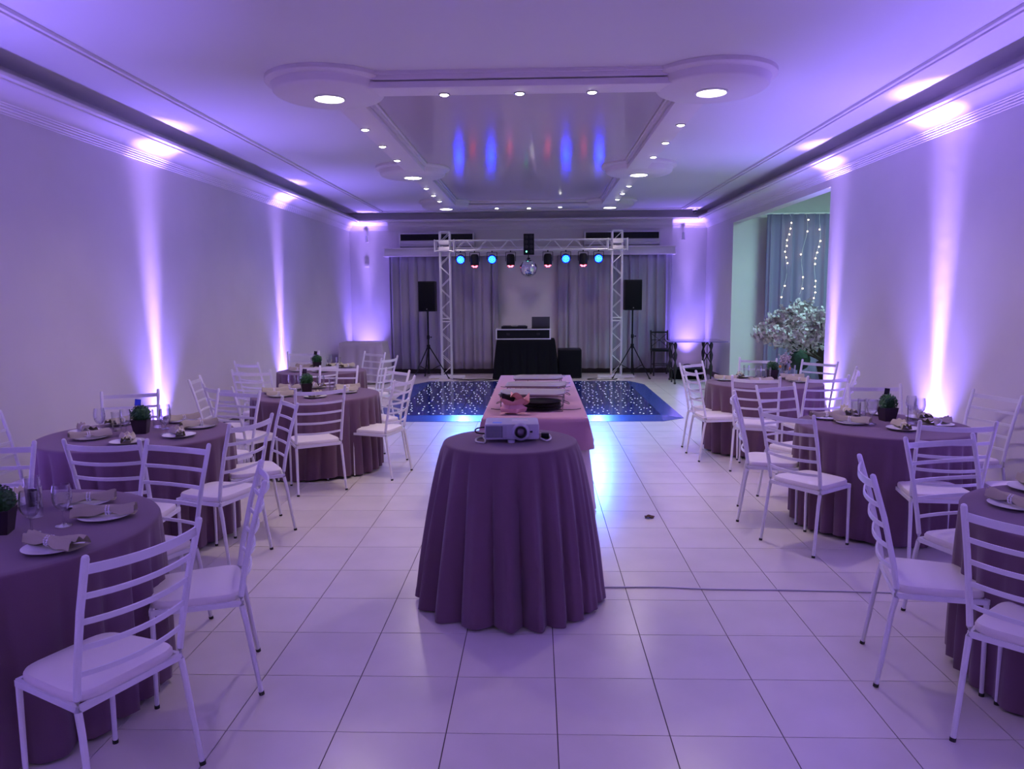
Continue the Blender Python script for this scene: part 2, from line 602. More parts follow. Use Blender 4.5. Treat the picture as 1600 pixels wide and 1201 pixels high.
def aircon(loc, label):
    t = thing('air_conditioner', label, 'air conditioner', loc, group='air conditioners on the back wall')
    prof = [(-.22, .10), (-.20, .04), (-.12, 0), (.0, 0), (.0, .31), (-.20, .31), (-.22, .29)]
    bm = prism(B(), prof, 'x', -.775, .775)
    obj('body', bm, ACW, t, smooth=False)
    obj('black_grille', box(B(), -.755, .755, -.232, -.215, .155, .285, .004), BLK, t)
    bm = B()
    for i in range(4):
        box(bm, -.75, .75, -.236, -.230, .170 + i * .03, .174 + i * .03)
    obj('grille_slats', bm, DKWIRE, t, smooth=False)
    obj('louvre', box(B(), -.70, .70, -.235, -.18, .085, .100, .003), ACW, t)
    obj('end_cap', box(B(), -.79, -.772, -.225, 0, 0, .315, .005), ACW, t)
    obj('end_cap', box(B(), .772, .79, -.225, 0, 0, .315, .005), ACW, t)


aircon((-2.09, 16.135, 2.665), 'long white wall air conditioner with black grille, above the left truss tower')
aircon((1.78, 16.135, 2.665), 'long white wall air conditioner with black grille, above the right truss tower')
for x, lab in ((-3.60, 'small white cylindrical wall lamp high in the back left corner'), (3.07, 'small white cylindrical wall lamp high in the back right corner')):
    t = thing('wall_lamp', lab, 'wall lamp', (x, 16.08, 2.80))
    obj('lamp_shade', lathe(B(), [(.030, 0), (.033, .005), (.033, .13), (.028, .15)], 20), WHT, t)
    obj('lamp_collar', lathe(B(), [(.044, 0), (.044, .012), (.034, .014)], 20), PLAS, t)
    obj('wall_bracket', box(B(), -.012, .012, 0, .06, .05, .10, .002), WHT, t)
t = thing('security_camera', 'small white dome security camera under the ceiling at the back right corner', 'camera', (3.24, 15.80, 3.40))
obj('camera_base', lathe(B(), [(.055, 0), (.055, -.02), (.045, -.03)], 20), WHT, t)
bm = B()
bmesh.ops.create_uvsphere(bm, u_segments=16, v_segments=8, radius=.042)
bmesh.ops.translate(bm, verts=bm.verts, vec=(0, 0, -.055))
obj('camera_dome', bm, BLK, t)
t = thing('wall_socket', 'small pale square switch plate on the back wall left of the pelmet', 'switch', (-3.62, 16.135, 2.28))
obj('switch_plate', box(B(), -.05, .05, -.012, 0, 0, .075, .003), WHT, t)
obj('switch_key', box(B(), -.02, .02, -.016, -.010, .018, .058, .002), PLAS, t)

# ------------------------------------------------------------------ dance floor
t = thing('dance_floor', 'low black glossy starlit dance floor with bevelled ramps', 'dance floor', (-.16, 12.2, 0))
ox, oy = -.16, 12.2
ix0, ix1, iy0, iy1, zf = -2.02, 1.70, 10.22, 14.30, .034
first = {}
nx, ny = 4, 4
for i in range(nx):
    for j in range(ny):
        w_, d_ = (ix1 - ix0) / nx, (iy1 - iy0) / ny
        cx, cy = ix0 + (i + .5) * w_, iy0 + (j + .5) * d_
        if not first:
            first['p'] = obj('floor_panel', box(B(), -w_ / 2 + .002, w_ / 2 - .002, -d_ / 2 + .002, d_ / 2 - .002, 0, zf, .002), DF, t, smooth=False, loc=(cx - ox, cy - oy, .001))
        else:
            c = first['p'].copy()
            c.location = (cx - ox, cy - oy, .001)
            COL.objects.link(c)
outer = [(-1.86, 9.88), (1.67, 9.88), (1.99, 10.14), (2.0, 13.98), (1.80, 14.56), (-2.12, 14.60), (-2.33, 14.10), (-2.30, 10.14)]
inner = [(ix0, iy0), (ix1, iy0), (ix1, iy0), (ix1, iy1), (ix1, iy1), (ix0, iy1), (ix0, iy1), (ix0, iy0)]
for k in range(8):
    a, b_ = outer[k], outer[(k + 1) % 8]
    c, d = inner[(k + 1) % 8], inner[k]
    bm = B()
    if c == d:
        tri = [(a, .004), (b_, .004), (c, zf)]
        top = [bm.verts.new((p[0] - ox, p[1] - oy, z)) for p, z in tri]
        bot = [bm.verts.new((p[0] - ox, p[1] - oy, .001)) for p, z in tri]
    else:
        q = [(a, .004), (b_, .004), (c, zf), (d, zf)]
        top = [bm.verts.new((p[0] - ox, p[1] - oy, z)) for p, z in q]
        bot = [bm.verts.new((p[0] - ox, p[1] - oy, .001)) for p, z in q]
    n = len(top)
    bm.faces.new(top)
    bm.faces.new(bot[::-1])
    for i in range(n):
        bm.faces.new((top[i], bot[i], bot[(i + 1) % n], top[(i + 1) % n]))
    obj('ramp', bm, RAMP, t, smooth=False)

# ------------------------------------------------------------------ truss gate


def truss_beam(parent, p0, p1, half, nseg, axis):
    """four chords + zigzag braces; axis 'z' or 'x'"""
    a, b_ = Vector(p0), Vector(p1)
    e1, e2 = ((Vector((1, 0, 0)), Vector((0, 1, 0))) if axis == 'z' else (Vector((0, 0, 1)), Vector((0, 1, 0))))
    for s1 in (-1, 1):
        for s2 in (-1, 1):
            off = e1 * s1 * half + e2 * s2 * half
            obj('chord_tube', tube(B(), [a + off, b_ + off], .013, 10), ALU, parent)
    L = (b_ - a) / nseg
    for face in range(4):
        bm = B()
        for k in range(nseg):
            s = 1 if (k + face // 2) % 2 == 0 else -1
            if face < 2:
                f = e2 * (1 if face == 0 else -1) * half
                q0, q1 = a + L * (k + .08) + e1 * half * -s + f, a + L * (k + .92) + e1 * half * s + f
            else:
                f = e1 * (1 if face == 2 else -1) * half
                q0, q1 = a + L * (k + .08) + e2 * half * -s + f, a + L * (k + .92) + e2 * half * s + f
            tube(bm, [q0, q1], .0065, 6)
        obj('zigzag_brace', bm, ALU, parent)


for sx, x, lab in ((-1, -1.83, 'left'), (1, 1.60, 'right')):
    t = thing('truss_tower', 'upright silver aluminium lattice truss tower on the %s of the dance floor' % lab, 'truss', (x, 15.2, 0), group='truss towers')
    truss_beam(t, (0, 0, .05), (0, 0, 2.93), .098, 13, 'z')
    for z in (.055, 1.15, 1.21, 2.93):
        bm = B()
        for s in (-1, 1):
            tube(bm, [(-.098, s * .098, z), (.098, s * .098, z)], .010, 8)
            tube(bm, [(s * .098, -.098, z), (s * .098, .098, z)], .010, 8)
        obj('cross_ring', bm, ALU, t)
    bm = B()
    box(bm, -.36, .36, -.14, -.09, .012, .05, .004)
    box(bm, -.36, .36, .09, .14, .012, .05, .004)
    box(bm, -.15, .15, -.15, .15, .0, .014, .003)
    for s in (-1, 1):
        for q in (-1, 1):
            box(bm, s * .34 - .02, s * .34 + .02, q * .115 - .02, q * .115 + .02, 0, .015)
    obj('base_plate', bm, ALUP, t)
    t2 = thing('sleeve_block', 'square silver sleeve block around the top of the %s truss tower' % lab, 'truss sleeve', (x, 15.2, 2.53), group='sleeve blocks')
    bm = B()
    for s in (-1, 1):
        for q in (-1, 1):
            tube(bm, [(s * .19, q * .14, 0), (s * .19, q * .14, .245)], .014, 8)
        for z in (.02, .225):
            tube(bm, [(s * .19, -.14, z), (s * .19, .14, z)], .011, 8)
            tube(bm, [(-.19, s * .14, z), (.19, s * .14, z)], .011, 8)
    obj('sleeve_frame', bm, ALU, t2)
    for z0, z1 in ((.025, .10), (.145, .225)):
        obj('sleeve_panel', box(B(), -.10, .10, -.165, -.15, z0, z1, .003), ALUP, t2)
t = thing('truss_bar', 'horizontal silver lattice truss bar spanning between the two towers', 'truss', (-.115, 15.2, 2.66))
truss_beam(t, (-1.52, 0, 0), (1.52, 0, 0), .098, 14, 'x')
bm = B()
for x in (-1.52, 1.52):
    for s in (-1, 1):
        tube(bm, [(x, s * .098, -.098), (x, s * .098, .098)], .010, 8)
        tube(bm, [(x, -.098, s * .098), (x, .098, s * .098)], .010, 8)
obj('end_frame', bm, ALU, t)


def led_cluster(bm, r, y, n1=7):
    pts = [(0, 0)]
    for ring, cnt in ((1, 6), (2, 12)):
        for k in range(cnt):
            a = 2 * PI * k / cnt
            pts.append((ring * r * math.cos(a), ring * r * math.sin(a)))
    for px, pz in pts:
        lathe_pts = [(r * .42, 0), (r * .36, -.006), (.001, -.009)]
        b2 = B()
        lathe(b2, lathe_pts, 8)
        bmesh.ops.rotate(b2, verts=b2.verts, matrix=Matrix.Rotation(-PI / 2, 3, 'X'))
        bmesh.ops.translate(b2, verts=b2.verts, vec=(px, y, pz))
        me = bpy.data.meshes.new('x')
        b2.to_mesh(me)
        b2.free()
        bm.from_mesh(me)
        bpy.data.meshes.remove(me)


nth = ['far left', 'second from the left', 'second from the right', 'far right']
bi = ri = 0
for x, k in PARS:
    if k == 'b':
        t = thing('par_light', 'round blue glowing stage light, %s of the four blue ones' % nth[bi], 'stage light', (x, 15.15, 2.38), group='blue stage lights')
        bi += 1
        bm = lathe(B(), [(.055, .12), (.085, .09), (.09, 0), (.088, -.015), (.078, -.015), (.076, -.001)], 24, capt=False)
        for o_, m_ in (('lamp_housing', BLK),):
            bmesh.ops.rotate(bm, verts=bm.verts, matrix=Matrix.Rotation(-PI / 2 + .28, 3, 'X'))
            h = obj(o_, bm, m_, t)
        bm = lathe(B(), [(.075, 0), (.001, -.002)], 24, capb=False)
        bmesh.ops.rotate(bm, verts=bm.verts, matrix=Matrix.Rotation(-PI / 2 + .28, 3, 'X'))
        obj('led_face', bm, BLED, t)
        bm = B()
        led_cluster(bm, .030, -.006)
        bmesh.ops.rotate(bm, verts=bm.verts, matrix=Matrix.Rotation(.28, 3, 'X'))
        obj('led_dots', bm, BLEDC, t)
    else:
        t = thing('moving_head', 'black stage light with red glowing rim, %s of the four red ones' % nth[ri], 'stage light', (x, 15.15, 2.24), group='red stage lights')
        ri += 1
        obj('lamp_housing', lathe(B(), [(.070, .02), (.082, .035), (.084, .17), (.074, .225), (.05, .245)], 24), BLK, t)
        bm = B()
        for q in range(6):
            a = q * PI / 3
            lathe(bm, [(.019, .026), (.019, .014), (.010, .008)], 10, (.042 * math.cos(a), .042 * math.sin(a), 0))
        bmesh.ops.rotate(bm, verts=bm.verts, matrix=Matrix.Rotation(-.55, 3, 'X'))
        bmesh.ops.translate(bm, verts=bm.verts, vec=(0, -.030, .0))
        obj('led_ring', bm, RLED, t)
        bm = lathe(B(), [(.072, .0), (.078, .012), (.078, .05)], 24)
        bmesh.ops.rotate(bm, verts=bm.verts, matrix=Matrix.Rotation(-.55, 3, 'X'))
        bmesh.ops.translate(bm, verts=bm.verts, vec=(0, -.012, .024))
        obj('lamp_nose', bm, BLK, t)
    top = 2.56 - t.location.z
    bm = B()
    for s in (-1, 1):
        tube(bm, [(s * .098, 0, 0 if k == 'b' else .1), (s * .098, 0, top - .04)], .006, 6)
    tube(bm, [(-.098, 0, top - .04), (.098, 0, top - .04)], .006, 6)
    tube(bm, [(0, 0, top - .04), (0, 0, top + .01)], .012, 8)
    obj('yoke', bm, BLK, t)
t = thing('effect_light', 'tall black box light with a green indicator in the middle of the truss bar', 'stage light', (-.15, 15.06, 2.46))
obj('lamp_housing', box(B(), -.105, .105, -.05, .05, 0, .41, .012), BLK, t)
bm = B()
for i in range(4):
    for j in (-1, 1):
        b2 = lathe(B(), [(.032, 0), (.036, .008), (.02, .012)], 14)
        bmesh.ops.rotate(b2, verts=b2.verts, matrix=Matrix.Rotation(PI / 2, 3, 'X'))
        bmesh.ops.translate(b2, verts=b2.verts, vec=(j * .048, -.05, .06 + i * .095))
        me = bpy.data.meshes.new('x')
        b2.to_mesh(me)
        b2.free()
        bm.from_mesh(me)
obj('lens_array', bm, DKWIRE, t)
bm = lathe(B(), [(.014, 0), (.012, .006), (.001, .008)], 10)
bmesh.ops.rotate(bm, verts=bm.verts, matrix=Matrix.Rotation(PI / 2, 3, 'X'))
obj('indicator', bm, GLED, t, loc=(-.048, -.062, .06))
# mirror ball
t = thing('mirror_ball', 'silver mirror ball hanging below the middle of the truss bar', 'mirror ball', (-.16, 15.1, 2.20))
bm = B()
bmesh.ops.create_uvsphere(bm, u_segments=30, v_segments=18, radius=.178)
fs = [f for f in bm.faces]
r = bmesh.ops.inset_individual(bm, faces=fs, thickness=.0022, depth=.0016)
obj('mirror_facets', bm, MIRR, t, smooth=False)
obj('hanger', tube(B(), [(0, 0, .175), (0, 0, .262)], .008, 8), BLK, t)
obj('motor', lathe(B(), [(.03, .17), (.034, .18), (.034, .2), (.015, .21)], 14), BLK, t)

# ------------------------------------------------------------------ loudspeakers


def tripod(x, y, label, rz):
    t = thing('speaker_stand', label, 'speaker stand', (x, y, 0), rz, group='loudspeaker stands')
    obj('pole', tube(B(), [(0, 0, .10), (0, 0, 1.36)], [.019, .016], 12), BLK, t)
    obj('collar', lathe(B(), [(.026, .60), (.034, .61), (.034, .68), (.026, .69)], 14), BLK, t)
    obj('collar', lathe(B(), [(.022, .80), (.029, .81), (.029, .87), (.022, .88)], 14), BLK, t)
    bm = tube(B(), [(0, 0, .84), (.055, 0, .84)], .006, 6)
    lathe(bm, [(.012, -.012), (.012, .012)], 8, (.06, 0, .84))
    obj('knob', bm, BLK, t)
    for k in range(3):
        a = PI / 2 + k * 2 * PI / 3
        c, s = math.cos(a), math.sin(a)
        lg = obj('leg', tube(B(), [(c * .025, s * .025, .64), (c * .42, s * .42, .012)], .011, 8), BLK, t)
        obj('rubber_foot', tube(B(), [(c * .40, s * .40, .03), (c * .435, s * .435, .008)], .016, 8), RUB, lg)
        obj('brace', tube(B(), [(c * .015, s * .015, .16), (c * .245, s * .245, .28)], .007, 6), BLK, t)
    obj('brace_hub', lathe(B(), [(.026, .13), (.03, .14), (.03, .18), (.026, .19)], 12), BLK, t)


def speaker(x, y, z, label):
    t = thing('loudspeaker', label, 'loudspeaker', (x, y, z), group='loudspeakers on stands')
    obj('cabinet', box(B(), -.17, .17, -.02, .26, 0, .60, .012), BLK, t)
    obj('front_grille', box(B(), -.155, .155, -.032, -.018, .03, .575, .006), mat('speaker_grille_%d' % len(MATS), (.006, .006, .010), .8, spec=.15, bump=(300, .6, .004)), t)
    obj('pole_socket', lathe(B(), [(.03, -.005), (.03, .0), (.028, .02)], 12, (0, .10, 0)), BLK, t)
    bm = lathe(B(), [(.010, 0), (.010, .004)], 10)
    bmesh.ops.rotate(bm, verts=bm.verts, matrix=Matrix.Rotation(PI / 2, 3, 'X'))
    obj('badge', bm, STEEL, t, loc=(0, -.032, .05))


tripod(-2.19, 15.12, 'black tripod stand under the left loudspeaker', .35)
tripod(1.91, 15.12, 'black tripod stand under the right loudspeaker', -.2)
speaker(-2.19, 15.02, 1.358, 'black box loudspeaker on the left stand, left of the truss')
speaker(1.91, 15.02, 1.358, 'black box loudspeaker on the right stand, right of the truss')

# ------------------------------------------------------------------ DJ corner


def box_cloth(bm, x0, x1, y0, y1, z, zb, amp, folds, seed, flare=.03, rad=.03, ny=12):
    """cloth over a rectangular table: flat top then hanging sides with folds"""
    r = random.Random(seed)
    ph = [r.uniform(0, 6.28) for _ in range(5)]
    cx, cy, hx, hy = (x0 + x1) / 2, (y0 + y1) / 2, (x1 - x0) / 2, (y1 - y0) / 2
    per = []
    nseg = max(60, int(folds * 10))
    tot = 4 * (hx + hy)
    for k in range(nseg):
        s = k / nseg * tot
        if s < 2 * hx:
            p = (-hx + s, -hy, 0, -1)
        elif s < 2 * hx + 2 * hy:
            p = (hx, -hy + (s - 2 * hx), 1, 0)
        elif s < 4 * hx + 2 * hy:
            p = (hx - (s - 2 * hx - 2 * hy), hy, 0, 1)
        else:
            p = (-hx, hy - (s - 4 * hx - 2 * hy), -1, 0)
        # soften corner normals
        nx_, ny_ = p[2] * 1.0, p[3] * 1.0
        cxn, cyn = abs(p[0]) / hx, abs(p[1]) / hy
        d1, d2 = hx - abs(p[0]), hy - abs(p[1])
        if d1 < .06 and d2 < .06:
            nx_ += math.copysign(max(0, 1 - d1 / .06), p[0]) * .6
            ny_ += math.copysign(max(0, 1 - d2 / .06), p[1]) * .6
            L = math.hypot(nx_, ny_)
            nx_, ny_ = nx_ / L, ny_ / L
        per.append((p[0], p[1], nx_, ny_, k / nseg))
    rows = []
    levels = [(0.0, -.02), (.0, 0)] + [(i / ny, None) for i in range(1, ny + 1)]
    ring0 = [bm.verts.new((cx + p[0] * .96, cy + p[1] * .96, z)) for p in per]
    rows.append(ring0)
    ring1 = [bm.verts.new((cx + p[0] - p[2] * .006, cy + p[1] - p[3] * .006, z - .002)) for p in per]
    rows.append(ring1)
    for i in range(0, ny + 1):
        v = i / ny
        zz = z - .014 - (z - .014 - zb) * v
        row = []
        for p in per:
            f = math.sin(2 * PI * folds * p[4] + ph[0] + 1.1 * math.sin(2 * PI * 3 * p[4] + ph[1])) + .4 * math.sin(2 * PI * folds * 1.7 * p[4] + ph[2])
            d = flare * v + amp * (v ** .7) * (f + .9) * .5 + .002
            row.append(bm.verts.new((cx + p[0] + p[2] * d, cy + p[1] + p[3] * d, zz)))
        rows.append(row)
    n = len(per)
    bm.faces.new(rows[0])
    for a in range(len(rows) - 1):
        for k in range(n):
            bm.faces.new((rows[a][k], rows[a][(k + 1) % n], rows[a + 1][(k + 1) % n], rows[a + 1][k]))
    return bm


o = obj('dj_tablecloth', box_cloth(B(), -.80, .36, 14.95, 15.55, .79, .01, .03, 18, 5, .06), BLKC, ang=60)
tag(o, 'black cloth draped to the floor over the DJ table', 'tablecloth')
t = thing('flight_case', 'shallow black flight case with silver edges on the DJ table', 'case', (-.27, 15.22, .795))
obj('case_body', box(B(), -.53, .53, -.24, .24, .004, .195, .004), BLK, t)
bm = B()
for z in (.006, .195):
    for s in (-1, 1):
        box(bm, -.54, .54, s * .245 - .010, s * .245 + .010, z - .008, z + .012)
        box(bm, s * .54 - .010, s * .54 + .010, -.25, .25, z - .008, z + .012)
for s in (-1, 1):
    for q in (-1, 1):
        box(bm, s * .535 - .012, s * .535 + .012, q * .24 - .012, q * .24 + .012, 0, .2)
obj('silver_edge', bm, ALU, t, smooth=False)
bm = B()
for s in (-1, 1):
    box(bm, s * .3 - .03, s * .3 + .03, -.262, -.255, .085, .125, .003)
obj('latch', bm, DKWIRE, t)
t = thing('dj_mixer', 'low black DJ controller lying on the flight case', 'mixer', (-.45, 15.22, 1.004))
obj('mixer_body', box(B(), -.26, .26, -.18, .18, 0, .045, .006), BLK, t)
bm = B()
for sx in (-.15, .15):
    lathe(bm, [(.085, .045), (.085, .058), (.02, .060)], 24, (sx, .03, 0))
obj('jog_wheel', bm, DKWIRE, t)
bm = B()
for i in range(5):
    for j in range(3):
        lathe(bm, [(.008, .045), (.007, .062)], 8, (-.04 + i * .02, -.10 + j * .09, 0))
obj('knob', bm, STEEL, t)
t = thing('laptop', 'open dark laptop standing on the right end of the flight case, lid towards the room', 'laptop', (.08, 15.15, 1.004), .05)
obj('keyboard_base', box(B(), -.18, .18, 0, .24, 0, .018, .003), LAPT, t)
obj('screen_lid', box(B(), -.18, .18, -.006, .004, .012, .235, .002, Matrix.Rotation(.12, 4, 'X')), LAPT, t)
t = thing('bass_speaker', 'squat black bass speaker box standing right of the DJ table', 'loudspeaker', (.66, 15.02, 0))
obj('cabinet', box(B(), -.235, .235, 0, .5, .01, .585, .02), BLK, t)
obj('front_grille', box(B(), -.215, .215, -.012, .003, .04, .56, .006), MATS['black_cloth'], t)
obj('foot', box(B(), -.2, .2, .05, .45, 0, .012), RUB, t)
t = thing('cable', 'black cables trailing over the floor behind the dance floor, left of the DJ table', 'cable', (0, 0, 0))
obj('cable_run', tube(B(), bez([(-1.75, 15.1, .008), (-1.4, 14.85, .008), (-1.1, 14.92, .008), (-.85, 14.80, .008), (-.6, 14.86, .008)]), .008, 6), BLK, t)
obj('cable_run', tube(B(), bez([(-1.75, 15.0, .008), (-1.5, 14.75, .008), (-1.0, 14.70, .008), (-.7, 14.88, .008)]), .006, 6), BLK, t)
t = thing('cable', 'black cable loop on the floor beside the right truss base', 'cable', (0, 0, 0))
obj('cable_run', tube(B(), bez([(1.2, 15.0, .008), (1.0, 14.86, .008), (1.1, 14.72, .008), (1.5, 14.80, .008), (1.6, 14.95, .008)]), .007, 6), BLK, t)

# ------------------------------------------------------------------ corner table, glass console, bar chair
o = obj('draped_table', box_cloth(B(), -3.78, -2.96, 14.25, 14.85, .79, .02, .03, 14, 9, .07), LILAC, ang=60)
tag(o, 'pale lilac cloth-covered rectangular table in the back left corner', 'table')

t = thing('glass_table', 'glass topped side table on ornate dark cast legs in the back right corner', 'table', (2.90, 14.38, 0))
obj('glass_top', box(B(), -.50, .62, -.46, .46, .782, .794, .003), TGLASS, t)
prof = [(.020, 0), (.026, .02), (.012, .05), (.012, .16), (.022, .20), (.034, .27), (.034, .33), (.016, .39), (.014, .42), (.030, .48), (.036, .55), (.018, .61), (.014, .64), (.030, .69), (.034, .74), (.015, .782)]
for x, y in ((-.33, -.36), (.33, -.36), (-.30, .36), (.34, .36)):
    lg = obj('leg', lathe(B(), prof, 10, (x, y, 0)), IRON, t)
for sx in (-.33, .33):
    bm = B()
    for q in (-1, 1):
        tube(bm, bez([(sx - q * .0, -.02, .77), (sx + q * .065, -.02, .62), (sx + q * .012, -.02, .50), (sx + q * .07, -.02, .36), (sx + q * .09, -.02, .22)], 6), .010, 6)
        tube(bm, [(sx + q * .085, -.02, .25), (sx, -.02, .25)], .009, 6)
    tube(bm, [(sx, -.02, .80 - .02), (sx, -.02, .25)], .008, 6)
    lathe(bm, [(.016, .0), (.010, .05), (.010, .25)], 8, (sx, -.02, 0))
    obj('scroll_support', bm, IRON, t)
bm = B()
tube(bm, [(-.33, -.36, .25), (-.30, .36, .25)], .009, 6)
tube(bm, [(.33, -.36, .25), (.34, .36, .25)], .009, 6)
tube(bm, [(-.315, 0, .25), (.335, 0, .25)], .009, 6)
obj('stretcher', bm, IRON, t)

t = thing('bar_chair', 'dark narrow chair with a crossed open back, left of the glass table', 'chair', (2.56, 15.62, 0), PI)
for s in (-1, 1):
    obj('leg', tube(B(), [(s * .165, -.21, 0), (s * .165, -.17, .52), (s * .175, -.22, .92)], .017, 8), IRON, t)
    obj('leg', tube(B(), [(s * .165, .18, 0), (s * .160, .17, .50)], .016, 8), IRON, t)
obj('seat', box(B(), -.19, .19, -.19, .20, .50, .55, .012), BLK, t)
bm = tube(B(), [(-.175, -.215, .88), (.175, -.215, .88)], .018, 8)
obj('top_rail', bm, IRON, t)
bm = B()
for a, b_ in (((-.17, .86), (.17, .58)), ((.17, .86), (-.17, .58)), ((0, .72), (0, .56))):
    tube(bm, [(a[0], -.205, a[1]), (b_[0], -.185, b_[1])], .006, 6)
tube(bm, [(-.17, -.195, .72), (.17, -.195, .72)], .009, 6)
obj('back_cross', bm, IRON, t)
bm = B()
for y in (-.19, .18):
    tube(bm, [(-.165, y, .22), (.165, y, .22)], .009, 6)
for x in (-.165, .165):
    tube(bm, [(x, -.19, .22), (x, .18, .22)], .009, 6)
obj('footrest', bm, IRON, t)
t = thing('equipment_bag', 'low black equipment bag on the floor under the glass table', 'bag', (2.98, 14.95, 0))
obj('bag_body', box(B(), -.34, .34, -.16, .16, 0, .22, .07), BLKC, t)
obj('handle', tube(B(), bez([(-.12, -.05, .20), (-.07, -.05, .28), (.05, -.05, .28), (.10, -.05, .20)], 6), .010, 6), BLK, t)

# ------------------------------------------------------------------ side room: curtain, fairy lights, blossom tree
curtain('curtain', 'tall blue grey curtain in the side room behind the blossom tree', 4.08, 6.6, 13.72, .012, 3.06, CURT2, 13, .045, 12)
t = thing('curtain_rod', 'thin pale rod at the top of the side room curtain', 'curtain rod', (4.0, 13.72, 3.07))
obj('rod', tube(B(), [(0, 0, 0), (2.7, 0, 0)], .014, 8), WHT, t)
for k, (x, z1, z0, lab) in enumerate([(4.47, 3.0, 1.55, 'left'), (4.76, 2.95, 1.6, 'middle'), (5.00, 2.98, .4, 'right')]):
    t = thing('light_string', 'warm fairy light string hanging on the blue grey curtain, %s one' % lab, 'fairy lights', (x, 13.655, 0), group='fairy light strings')
    r = random.Random(k)
    pts = []
    z = z1
    pts.append((0, .05, 3.075))
    bulbs = B()
    while z > z0:
        p = Vector((-.06 * (z1 - z) + .03 * math.sin(z * 7 + k), -.01 + .012 * math.sin(z * 3), z))
        pts.append(p)
        if r.random() < (.8 if k != 1 else .4):
            b2 = B()
            bmesh.ops.create_icosphere(b2, subdivisions=1, radius=.013)
            bmesh.ops.translate(b2, verts=b2.verts, vec=p + Vector((r.uniform(-.02, .02), -.012, 0)))
            me = bpy.data.meshes.new('x')
            b2.to_mesh(me)
            b2.free()
            bulbs.from_mesh(me)
        z -= .10
    obj('wire', tube(B(), pts, .0025, 4), WHT, t)
    tag(obj('bulbs', bulbs, BULB, t), kind='stuff')

t = thing('blossom_tree', 'artificial tree with white and pink blossom in the side room', 'tree', (4.48, 11.9, 0))
r = random.Random(3)
tips = []
br = B()


def grow(p, d, L, rad, depth):
    pts = [p]
    q = p.copy()
    dd = d.copy()
    n = 4
    for i in range(n):
        dd = (dd + Vector((r.uniform(-.25, .25), r.uniform(-.25, .25), r.uniform(-.12, .22)))).normalized()
        q = q + dd * L / n
        pts.append(q.copy())
        if depth >= 2:
            tips.append(q.copy())
    tube(br, pts, [rad * (1 - .5 * i / n) for i in range(n + 1)], 6)
    if depth < 4:
        for _ in range(3 if depth < 3 else 2):
            nd = (dd + Vector((r.uniform(-.9, .9), r.uniform(-.9, .9), r.uniform(-.45, .55)))).normalized()
            grow(q, nd, L * .72, rad * .5, depth + 1)
    else:
        tips.append(q.copy())


obj('trunk', tube(B(), bez([(0, 0, 0), (.03, 0, .3), (-.03, .02, .6), (0, 0, .85)], 6), [.085] * 6 + [.07] * 6 + [.06] * 7, 10), BARK, t)
for a in (3.0, 3.7, 4.6, 5.6, .2, 1.4, 2.3):
    grow(Vector((0, 0, .62)), Vector((math.cos(a), math.sin(a), .45 + .3 * math.sin(a * 3))).normalized(), .42, .032, 1)
obj('branches', br, BARK, t)
fb = B()
for p in tips:
    for _ in range(6):
        c = p + Vector((r.gauss(0, .055), r.gauss(0, .055), r.gauss(0, .05)))
        nrm = Vector((r.gauss(0, 1), r.gauss(0, 1), r.gauss(0, 1))).normalized()
        ax = nrm.orthogonal().normalized()
        ay = nrm.cross(ax)
        s = r.uniform(.024, .040)
        for k in range(5):
            a = 2 * PI * k / 5
            e = ax * math.cos(a) + ay * math.sin(a)
            f = ax * -math.sin(a) + ay * math.cos(a)
            v = [fb.verts.new(c), fb.verts.new(c + e * s * .6 + f * s * .42 + nrm * s * .25), fb.verts.new(c + e * s * 1.05 + nrm * s * .3), fb.verts.new(c + e * s * .6 - f * s * .42 + nrm * s * .25)]
            fb.faces.new(v)
tag(obj('blossoms', fb, PETAL, t, smooth=False), kind='stuff')
obj('planter', lathe(B(), [(.17, 0), (.21, .02), (.24, .30), (.22, .30), (.20, .27)], 20), POTM, t)
t = thing('topiary_ball', 'dark round foliage ball beside the trunk of the blossom tree', 'plant', (4.16, 12.05, 0))
bm = B()
bmesh.ops.create_icosphere(bm, subdivisions=3, radius=.17)
for v in bm.verts:
    v.co *= 1 + rnd.uniform(-.05, .05)
bmesh.ops.translate(bm, verts=bm.verts, vec=(0, 0, .62))
obj('foliage', bm, mat('dark_foliage', (.012, .03, .02), .8), t, smooth=False)
obj('stem', tube(B(), [(0, 0, .1), (0, 0, .5)], .015, 8), BARK, t)
obj('pot', lathe(B(), [(.09, 0), (.12, .22), (.10, .22), (.09, .18)], 16), POTM, t)

# ------------------------------------------------------------------ round tables


